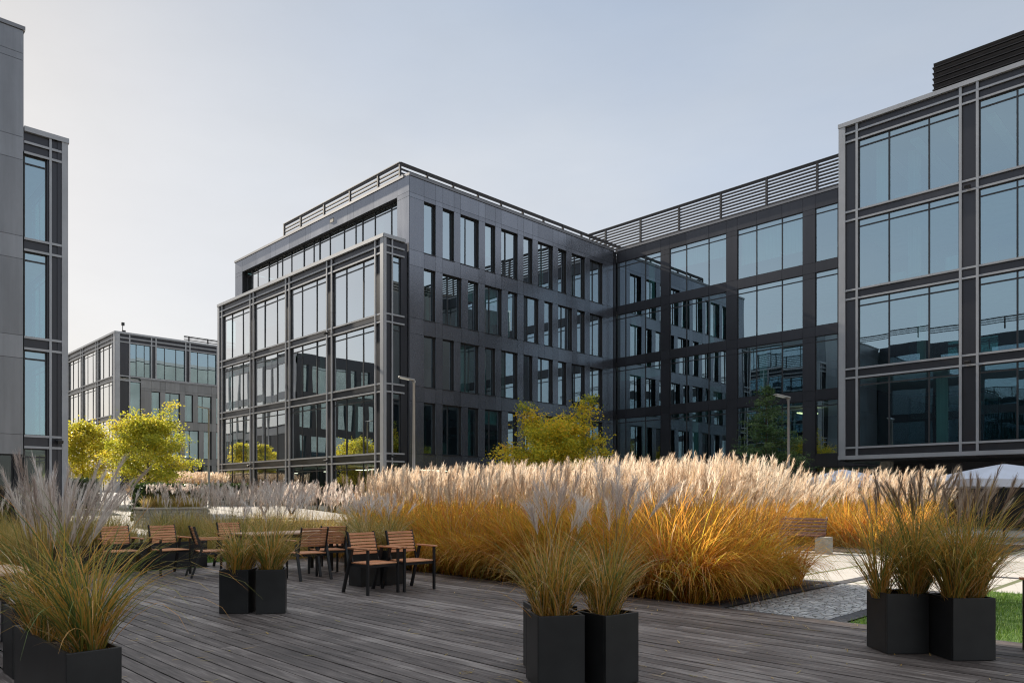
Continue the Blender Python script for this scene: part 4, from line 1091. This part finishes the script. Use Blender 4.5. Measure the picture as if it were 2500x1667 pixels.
# ------------------------------------------------------------------ furniture
def make_chair():
    r = empty('slatted_armchair')
    for sx in (-1, 1):
        m = MB(); m.box(sx*0.27-0.016, sx*0.27+0.016, -0.275, -0.235, 0, 0.645); m.build('leg', M['black'], r, 0.003)
        m = MB(); m.bar((sx*0.27, 0.34, 0), (sx*0.27, 0.12, 0.645), 0.032, 0.045, up=(1, 0, 0)); m.build('leg', M['black'], r, 0.003)
        m = MB(); m.box(sx*0.275-0.028, sx*0.275+0.028, -0.30, 0.20, 0.645, 0.667, 0, random.random()); m.build('armrest', M['teak_y'], r, 0.004)
    m = MB()
    for q in range(6):
        y = -0.265 + q*0.078
        m.box(-0.245, 0.245, y, y+0.068, 0.432, 0.45, 0, random.random())
    m.build('seat', M['teak'], r, 0.003)
    m = MB(); m.box(-0.254, 0.254, -0.25, -0.22, 0.39, 0.43); m.box(-0.254, 0.254, 0.15, 0.18, 0.39, 0.43)
    for sx in (-1, 1): m.box(sx*0.24-0.012, sx*0.24+0.012, -0.22, 0.15, 0.39, 0.43)
    m.build('seat_frame', M['black'], r)
    m = MB()
    for q in range(7):
        z = 0.575 + q*0.046; y = 0.185 + q*0.0135
        m.bar((-0.225, y, z), (0.225, y, z), 0.018, 0.035, up=(0, 0.28, 0.96), t=random.random())
    m.build('backrest', M['teak'], r, 0.002)
    for sx in (-1, 1):
        m = MB(); m.bar((sx*0.235, 0.155, 0.42), (sx*0.235, 0.292, 0.885), 0.018, 0.04, up=(0, 1, -0.28))
        m.build('back_upright', M['black'], r, 0.002)
    return r
ch0 = make_chair(); used = [False]
def chair(x, y, rz, label):
    o = ch0 if not used[0] else copy_tree(ch0)
    used[0] = True
    o.location = (x, y, 0.0); o.rotation_euler = (0, 0, R_(rz))
    tag(o, label, 'chair', 'teak slatted armchairs on the deck')
chair(6.21, 9.20, 3, 'left of the two teak armchairs in front of the golden grass')
chair(6.85, 9.15, -2, 'right of the two teak armchairs, nearest the golden grass')
chair(5.06, 13.98, 6, 'teak armchair facing the camera before the reddish reeds')
chair(4.32, 14.25, 2, 'leftmost teak armchair half hidden by the foreground grass')
chair(5.45, 13.15, 78, 'teak armchair at the left end of the dining table seen side on')
chair(6.55, 14.55, 4, 'teak armchair on the far side of the dining table behind the potted grass')
chair(6.47, 11.52, 174, 'teak armchair with its back to the camera, nearest the right end of the table')
chair(7.12, 11.95, 170, 'second teak armchair with its back to the camera beside the dining table')
chair(7.85, 12.95, 235, 'teak armchair hidden behind two others at the table corner')
chair(1.30, 8.95, 5, 'teak armchair pushed under the table cut off by the left edge')
chair(8.00, 1.22, 200, 'teak armchair cut off by the right edge beside the planters')

def table(x0, x1, y0, y1, label):
    r = empty('dining_table', ((x0+x1)/2, (y0+y1)/2, 0), 0, label, 'table', 'slatted dining tables on the deck')
    w, d = (x1-x0)/2, (y1-y0)/2
    m = MB(); k = int(2*d/0.098)
    for q in range(k):
        y = -d + q*(2*d/k)
        m.box(-w, w, y+0.003, y+2*d/k-0.003, 0.715, 0.742, 0, random.random())
    m.build('tabletop', M['table_wood'], r, 0.003)
    m = MB(); m.box(-w+0.05, w-0.05, -d+0.06, -d+0.10, 0.655, 0.713); m.box(-w+0.05, w-0.05, d-0.10, d-0.06, 0.655, 0.713)
    m.box(-w+0.05, -w+0.09, -d+0.10, d-0.10, 0.655, 0.713); m.box(w-0.09, w-0.05, -d+0.10, d-0.10, 0.655, 0.713)
    m.build('table_frame', M['black'], r)
    for sx in (-1, 1):
        for sy in (-1, 1):
            m = MB(); m.box(sx*(w-0.08)-0.03, sx*(w-0.08)+0.03, sy*(d-0.09)-0.03, sy*(d-0.09)+0.03, 0, 0.655); m.build('leg', M['black'], r)
table(5.85, 7.55, 12.35, 13.25, 'wooden dining table among the chairs in the middle distance')
table(-0.1, 1.66, 7.75, 8.72, 'wooden dining table cut off by the left edge')

def bench(x, y, L, rz, label):
    r = empty('park_bench', (x, y, -0.05), rz, label, 'bench', 'timber benches with concrete ends')
    for s in (-1, 1):
        m = MB(); m.box(-0.26, 0.14, s*(L/2)-0.15 if s > 0 else -L/2-0.15, s*(L/2)+0.15 if s > 0 else -L/2+0.15, 0, 0.42); m.build('concrete_base', M['conc'], r, 0.012)
    m = MB()
    for q in range(5): m.box(-0.30+q*0.085, -0.225+q*0.085, -L/2+0.02, L/2+0.1, 0.425, 0.465, 0, random.random())
    m.build('seat', M['bench_wood'], r, 0.004)
    m = MB()
    for q in range(5):
        z = 0.50+q*0.088
        m.bar((0.14+q*0.022, -L/2+0.02, z), (0.14+q*0.022, L/2+0.1, z), 0.03, 0.062, up=(0.25, 0, 0.97), t=random.random())
    m.build('backrest', M['bench_wood'], r, 0.004)
    for s in (-L/2+0.06, L/2-0.05):
        m = MB(); m.bar((0.13, s, 0.42), (0.27, s, 0.92), 0.03, 0.012, up=(1, 0, -0.25)); m.build('back_support', M['post'], r)
bench(18.95, 8.47, 1.2, 0, 'brown timber bench with concrete ends in front of the far golden grass')
bench(29.0, 4.2, 2.4, R_(-20), 'brown timber bench in the shade under the right block')

# ------------------------------------------------------------------ lamps, parasols, people
def lamp_post(x, y, z, H, label):
    r = empty('lamp_post', (x, y, z), 0, label, 'street lamp', 'slim grey lamp posts')
    m = MB(); m.tube([(0, 0, 0), (0, 0, H*0.5), (0, 0, H)], [0.065, 0.06, 0.05], n=14); m.build('pole', M['post'], r, smooth=True)
    m = MB(); m.box(-0.13, 0.13, -0.13, 0.13, -0.02, 0.02); m.build('base_plate', M['post'], r)
    d = Vector((-RGT[0], -RGT[1], 0)); d = (d + Vector((-FWD[0], -FWD[1], 0))*0.25).normalized()
    m = MB(); a = Vector((0, 0, H)) - d*0.03
    m.bar(Vector((0, 0, H-0.02)), Vector((0, 0, H+0.07)), 0.11, 0.11)
    h = MB(); h.bar(a + Vector((0, 0, 0.08)), a + d*0.66 + Vector((0, 0, 0.20)), 0.26, 0.055)
    hd = h.build('lamp_head', M['post'], r, 0.012)
    m.build('bracket', M['post'], hd)
    m = MB(); m.bar(a + d*0.22 + Vector((0, 0, 0.085)), a + d*0.60 + Vector((0, 0, 0.155)), 0.20, 0.012); m.build('diffuser', M['curtain'], hd)
lamp_post(18.56, 24.5, 0.0, 6.05, 'slim lamp post in front of the corner of the centre block')
lamp_post(29.98, 13.96, 0.0, 5.4, 'slim lamp post beside the dark spruce')
lamp_post(17.6, 42.5, gz(17.6, 42.5), 5.55, 'slim lamp post to the right of the bright yellow tree')
lamp_post(18.6, 66.0, gz(18.6, 66.0), 5.4, 'distant lamp post half hidden behind the yellow trees')

def parasol(x, y, rz, half, H, rim, label):
    r = empty('parasol', (x, y, -0.05), rz, label, 'parasol', 'white square parasols on the terrace')
    m = MB()
    K = 4
    def ring(f, z): 
        out = []
        for sx, sy in ((-1,-1),(1,-1),(1,1),(-1,1)): out.append((sx*half*f, sy*half*f, z))
        return out
    prof = [(0.03, H), (0.35, H-(H-rim)*0.30), (0.7, H-(H-rim)*0.68), (1.0, rim)]
    rings = []
    for f, z in prof:
        k0 = len(m.v); pts = ring(f, z)
        for q in range(4):
            a, b2 = Vector(pts[q]), Vector(pts[(q+1) % 4])
            for j in range(4):
                p = a.lerp(b2, j/4)
                sag = -0.035*f if j == 2 else (-0.025*f if j in (1, 3) else 0)
                m.v.append((p.x, p.y, p.z+sag)); m.t.append(0.5)
        rings.append(k0)
    for a, b2 in zip(rings[:-1], rings[1:]):
        for k in range(16): m.f.append((a+k, a+(k+1) % 16, b2+(k+1) % 16, b2+k)); m.m.append(0)
    k0 = rings[-1]; k1 = len(m.v)
    for k in range(16): p = m.v[k0+k]; m.v.append((p[0]*1.003, p[1]*1.003, p[2]-0.24)); m.t.append(0.5)
    for k in range(16): m.f.append((k0+k, k0+(k+1) % 16, k1+(k+1) % 16, k1+k)); m.m.append(0)
    m.build('canopy', M['canvas'], r)
    m = MB(); m.tube([(0, 0, 0), (0, 0, H+0.06)], 0.035, n=10); m.build('pole', M['black'], r)
    m = MB(); m.box(-0.4, 0.4, -0.4, 0.4, 0, 0.08); m.build('base', M['conc'], r)
    m = MB()
    for sx, sy in ((-1,-1),(1,-1),(1,1),(-1,1)): m.bar((0, 0, H-0.04), (sx*half*0.98, sy*half*0.98, rim-0.03), 0.025, 0.025)
    m.build('ribs', M['black'], r)
parasol(28.75, 6.05, R_(40), 1.9, 2.50, 2.0, 'white parasol at the right edge above the grass')
parasol(29.6, 11.6, R_(30), 1.5, 2.48, 2.05, 'white parasol barely showing over the plumes near the lamp post foot')

def skin_chain(name, chains, parent, mat, lev=1):
    """chains: list of [(x,y,z,r)...]; a chain starts on the first matching earlier joint"""
    verts = []; edges = []; rad = []
    def find(p):
        for i, v in enumerate(verts):
            if (Vector(v)-Vector(p)).length < 1e-4: return i
        verts.append(tuple(p)); return len(verts)-1
    for ch in chains:
        prev = None
        for x, y, z, r in ch:
            n0 = len(verts); i = find((x, y, z))
            if i == n0: rad.append(r)
            if prev is not None: edges.append((prev, i))
            prev = i
    me = bpy.data.meshes.new(name); me.from_pydata(verts, edges, [])
    me.materials.append(mat)
    o = link(name, me, parent)
    sk = o.modifiers.new('skin', 'SKIN'); sk.use_smooth_shade = True
    if not me.skin_vertices: me.skin_vertices.new(name='')
    for i, r in enumerate(rad): me.skin_vertices[0].data[i].radius = (r, r*0.85)
    me.skin_vertices[0].data[0].use_root = True
    s = o.modifiers.new('sub', 'SUBSURF'); s.levels = lev; s.render_levels = lev
    return o
def person(x, y, z, rz, label, top, trousers, hair, sk):
    r = empty('person', (x, y, z), rz, label, 'person')
    mt = simple('skin_tone', sk, 0.55, 0, 0.05); mj = simple('jacket_cloth', top, 0.85, 0, 0.12, 8); mp = simple('trouser_cloth', trousers, 0.85, 0, 0.12, 8); mh = simple('hair', hair, 0.6, 0, 0.2, 20)
    pel = (0, 0, 0.95); ch = (0, -0.01, 1.28); nk = (0, 0.0, 1.47)
    leg = lambda s, st: [(*pel, 0.13), (s*0.09, 0.0, 0.88, 0.085), (s*0.095, -st*0.5, 0.48, 0.055), (s*0.095, st*0.2-0.02, 0.09, 0.038), (s*0.10, st*0.2-0.15, 0.04, 0.032)]
    arm = lambda s, st: [(*ch, 0.135), (s*0.19, 0.0, 1.39, 0.055), (s*0.235, 0.04+st*0.04, 1.12, 0.042), (s*0.24, -0.08+st*0.08, 0.90, 0.032), (s*0.235, -0.12+st*0.09, 0.80, 0.028)]
    skin_chain('body', [[(*pel, 0.13), (*ch, 0.125), (*nk, 0.05), (0, -0.015, 1.56, 0.075), (0, -0.02, 1.66, 0.088), (0, -0.01, 1.72, 0.06)], leg(-1, 0.35), leg(1, -0.35), arm(-1, 1), arm(1, -1)], r, mt, 2)
    skin_chain('jacket', [[(0, 0, 0.90, 0.155), (0, 0, 1.1, 0.15), (*ch, 0.155), (0, 0.0, 1.42, 0.085)]] + [[(*ch, 0.155), (s*0.19, 0.0, 1.39, 0.072), (s*0.235, 0.04+st*0.04, 1.12, 0.056), (s*0.24, -0.08+st*0.08, 0.90, 0.047)] for s, st in ((-1, 1), (1, -1))], r, mj, 1)
    skin_chain('trousers', [[(0, 0, 0.97, 0.135)] + [(s*0.09, 0.0, 0.88, 0.10), (s*0.095, -st*0.5, 0.48, 0.072), (s*0.095, st*0.2-0.02, 0.10, 0.058)] for s, st in ((-1, 0.35), (1, -0.35))], r, mp, 1)
    skin_chain('hair', [[(0, 0.025, 1.64, 0.085), (0, 0.015, 1.70, 0.088), (0, -0.01, 1.745, 0.055)]], r, mh, 2)
    m = MB(); m.bar((0, -0.10, 1.625), (0, -0.125, 1.605), 0.028, 0.04); m.build('nose', mt, r, 0.006)
    m = MB()
    for s in (-1, 1): m.box(s*0.033-0.012, s*0.033+0.012, -0.108, -0.096, 1.648, 1.660)
    m.build('eyes', M['black'], r)
    for s in (-1, 1):
        m = MB(); m.box(s*0.09-0.010, s*0.09+0.010, -0.02, 0.02, 1.60, 1.665); m.build('ear', mt, r, 0.008)
person(17.75, 36.0, gz(17.75, 36.0), R_(-60), 'dark haired person in a beige coat walking beyond the grey plumes', (0.36, 0.27, 0.17), (0.30, 0.2, 0.13), (0.035, 0.02, 0.012), (0.45, 0.28, 0.2))
person(18.85, 35.2, gz(18.85, 35.2), R_(-70), 'fair haired person in a dark navy jacket walking beyond the grey plumes', (0.02, 0.025, 0.06), (0.03, 0.03, 0.05), (0.34, 0.2, 0.1), (0.55, 0.35, 0.27))

# ------------------------------------------------------------------ light, sky, camera
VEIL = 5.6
SUN_EL = R_(28.0); DELTA = R_(2.8)            # sun a little to the -x side of +y
sdir = Vector((-math.sin(DELTA)*math.cos(SUN_EL), math.cos(DELTA)*math.cos(SUN_EL), math.sin(SUN_EL)))
sl = bpy.data.lights.new('sun', 'SUN'); sl.energy = 5.0; sl.angle = R_(0.53); sl.color = (1.0, 0.90, 0.76)
so = bpy.data.objects.new('sun', sl); C.objects.link(so); so.rotation_euler = sdir.to_track_quat('Z', 'Y').to_euler(); so.location = (0, 0, 60)

w = bpy.data.worlds.new('World'); S.world = w; w.use_nodes = True
nt = w.node_tree; nt.nodes.clear()
sky = nt.nodes.new('ShaderNodeTexSky'); sky.sky_type = 'NISHITA'; sky.sun_disc = False
sky.sun_elevation = SUN_EL; sky.sun_rotation = -DELTA; sky.altitude = 100; sky.air_density = 1.0; sky.dust_density = 1.4; sky.ozone_density = 1.2
# a thin veil of high cloud over the clear sky: it caps the sun's aureole and whitens the blue
bw = nt.nodes.new('ShaderNodeRGBToBW'); nt.links.new(sky.outputs[0], bw.inputs[0])
dv = N(nt, 'ShaderNodeMath', operation='MULTIPLY_ADD'); dv.inputs[1].default_value = 1/8.5; dv.inputs[2].default_value = 0.56; nt.links.new(bw.outputs[0], dv.inputs[0])
iv = N(nt, 'ShaderNodeMath', operation='DIVIDE'); iv.inputs[0].default_value = 1.0; nt.links.new(dv.outputs[0], iv.inputs[1])
cap = N(nt, 'ShaderNodeVectorMath', operation='SCALE'); nt.links.new(sky.outputs[0], cap.inputs[0]); nt.links.new(iv.outputs[0], cap.inputs['Scale'])
tc = nt.nodes.new('ShaderNodeTexCoord'); sep = nt.nodes.new('ShaderNodeSeparateXYZ'); nt.links.new(tc.outputs['Generated'], sep.inputs[0])
mp = nt.nodes.new('ShaderNodeMapping'); mp.inputs['Scale'].default_value = (1.2, 1.2, 3.2); mp.inputs['Rotation'].default_value = (0.3, 0.2, 0.5); nt.links.new(tc.outputs['Generated'], mp.inputs['Vector'])
cl = noise(nt, mp.outputs['Vector'], 1.3, 5, 0.5)
dens = N(nt, 'ShaderNodeMapRange'); dens.inputs[1].default_value = 0.3; dens.inputs[2].default_value = 0.7; dens.inputs[3].default_value = 0.50; dens.inputs[4].default_value = 0.80
nt.links.new(cl, dens.inputs[0])
zen = N(nt, 'ShaderNodeMapRange', interpolation_type='SMOOTHSTEP'); zen.inputs[1].default_value = 0.54; zen.inputs[2].default_value = 0.95; zen.inputs[3].default_value = VEIL; zen.inputs[4].default_value = VEIL*3.3  # veil brightened overhead, above the view, as added fill light
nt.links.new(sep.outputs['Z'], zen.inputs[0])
hz = ramp(nt, [(0.03, (1.15, 1.10, 1.06)), (0.22, (1.00, 0.99, 0.99)), (0.40, (0.85, 0.865, 0.875)), (0.57, (0.62, 0.67, 0.715))], sep.outputs['Z'])
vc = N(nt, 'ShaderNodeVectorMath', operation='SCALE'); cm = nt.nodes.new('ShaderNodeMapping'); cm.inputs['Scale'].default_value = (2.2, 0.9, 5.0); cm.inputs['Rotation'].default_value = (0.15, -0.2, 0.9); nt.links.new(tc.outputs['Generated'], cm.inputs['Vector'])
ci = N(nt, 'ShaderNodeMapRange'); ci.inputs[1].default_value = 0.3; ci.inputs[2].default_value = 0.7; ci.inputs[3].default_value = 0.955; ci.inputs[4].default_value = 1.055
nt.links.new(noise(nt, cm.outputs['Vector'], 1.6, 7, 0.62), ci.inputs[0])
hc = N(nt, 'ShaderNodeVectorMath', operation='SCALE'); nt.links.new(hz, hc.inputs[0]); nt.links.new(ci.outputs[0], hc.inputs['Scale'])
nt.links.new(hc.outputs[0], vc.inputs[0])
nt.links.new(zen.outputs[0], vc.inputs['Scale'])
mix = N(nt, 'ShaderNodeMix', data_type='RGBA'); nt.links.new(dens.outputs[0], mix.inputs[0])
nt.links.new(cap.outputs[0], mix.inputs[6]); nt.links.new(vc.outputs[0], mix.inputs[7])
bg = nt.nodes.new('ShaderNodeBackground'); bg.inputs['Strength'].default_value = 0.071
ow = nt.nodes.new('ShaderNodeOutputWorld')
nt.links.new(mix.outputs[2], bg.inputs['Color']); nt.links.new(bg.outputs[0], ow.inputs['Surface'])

cam = bpy.data.cameras.new('camera'); co = bpy.data.objects.new('camera', cam); C.objects.link(co)
co.location = (0, 0, EYE); co.rotation_euler = (R_(90), 0, -math.atan2(FWD[0], FWD[1]))
cam.sensor_width = 36; cam.lens = 36*1817/2500; cam.shift_y = (1209-833.5)/2500
cam.clip_start = 0.05; cam.clip_end = 3000
S.camera = co

S.view_settings.view_transform = 'Standard'; S.view_settings.look = 'None'
S.view_settings.exposure = 1.1; S.view_settings.gamma = 1.0
cy = S.cycles
cy.max_bounces = 10; cy.diffuse_bounces = 3; cy.glossy_bounces = 4; cy.transparent_max_bounces = 16; cy.transmission_bounces = 6
cy.use_denoising = True
cy.denoiser = 'OPENIMAGEDENOISE'; cy.denoising_input_passes = 'RGB_ALBEDO_NORMAL'; cy.denoising_prefilter = 'NONE'
cy.sample_clamp_indirect = 3.0
try: cy.sampling_pattern = 'BLUE_NOISE'
except Exception: pass
cy.filter_width = 1.2
cy.caustics_reflective = False; cy.caustics_refractive = False
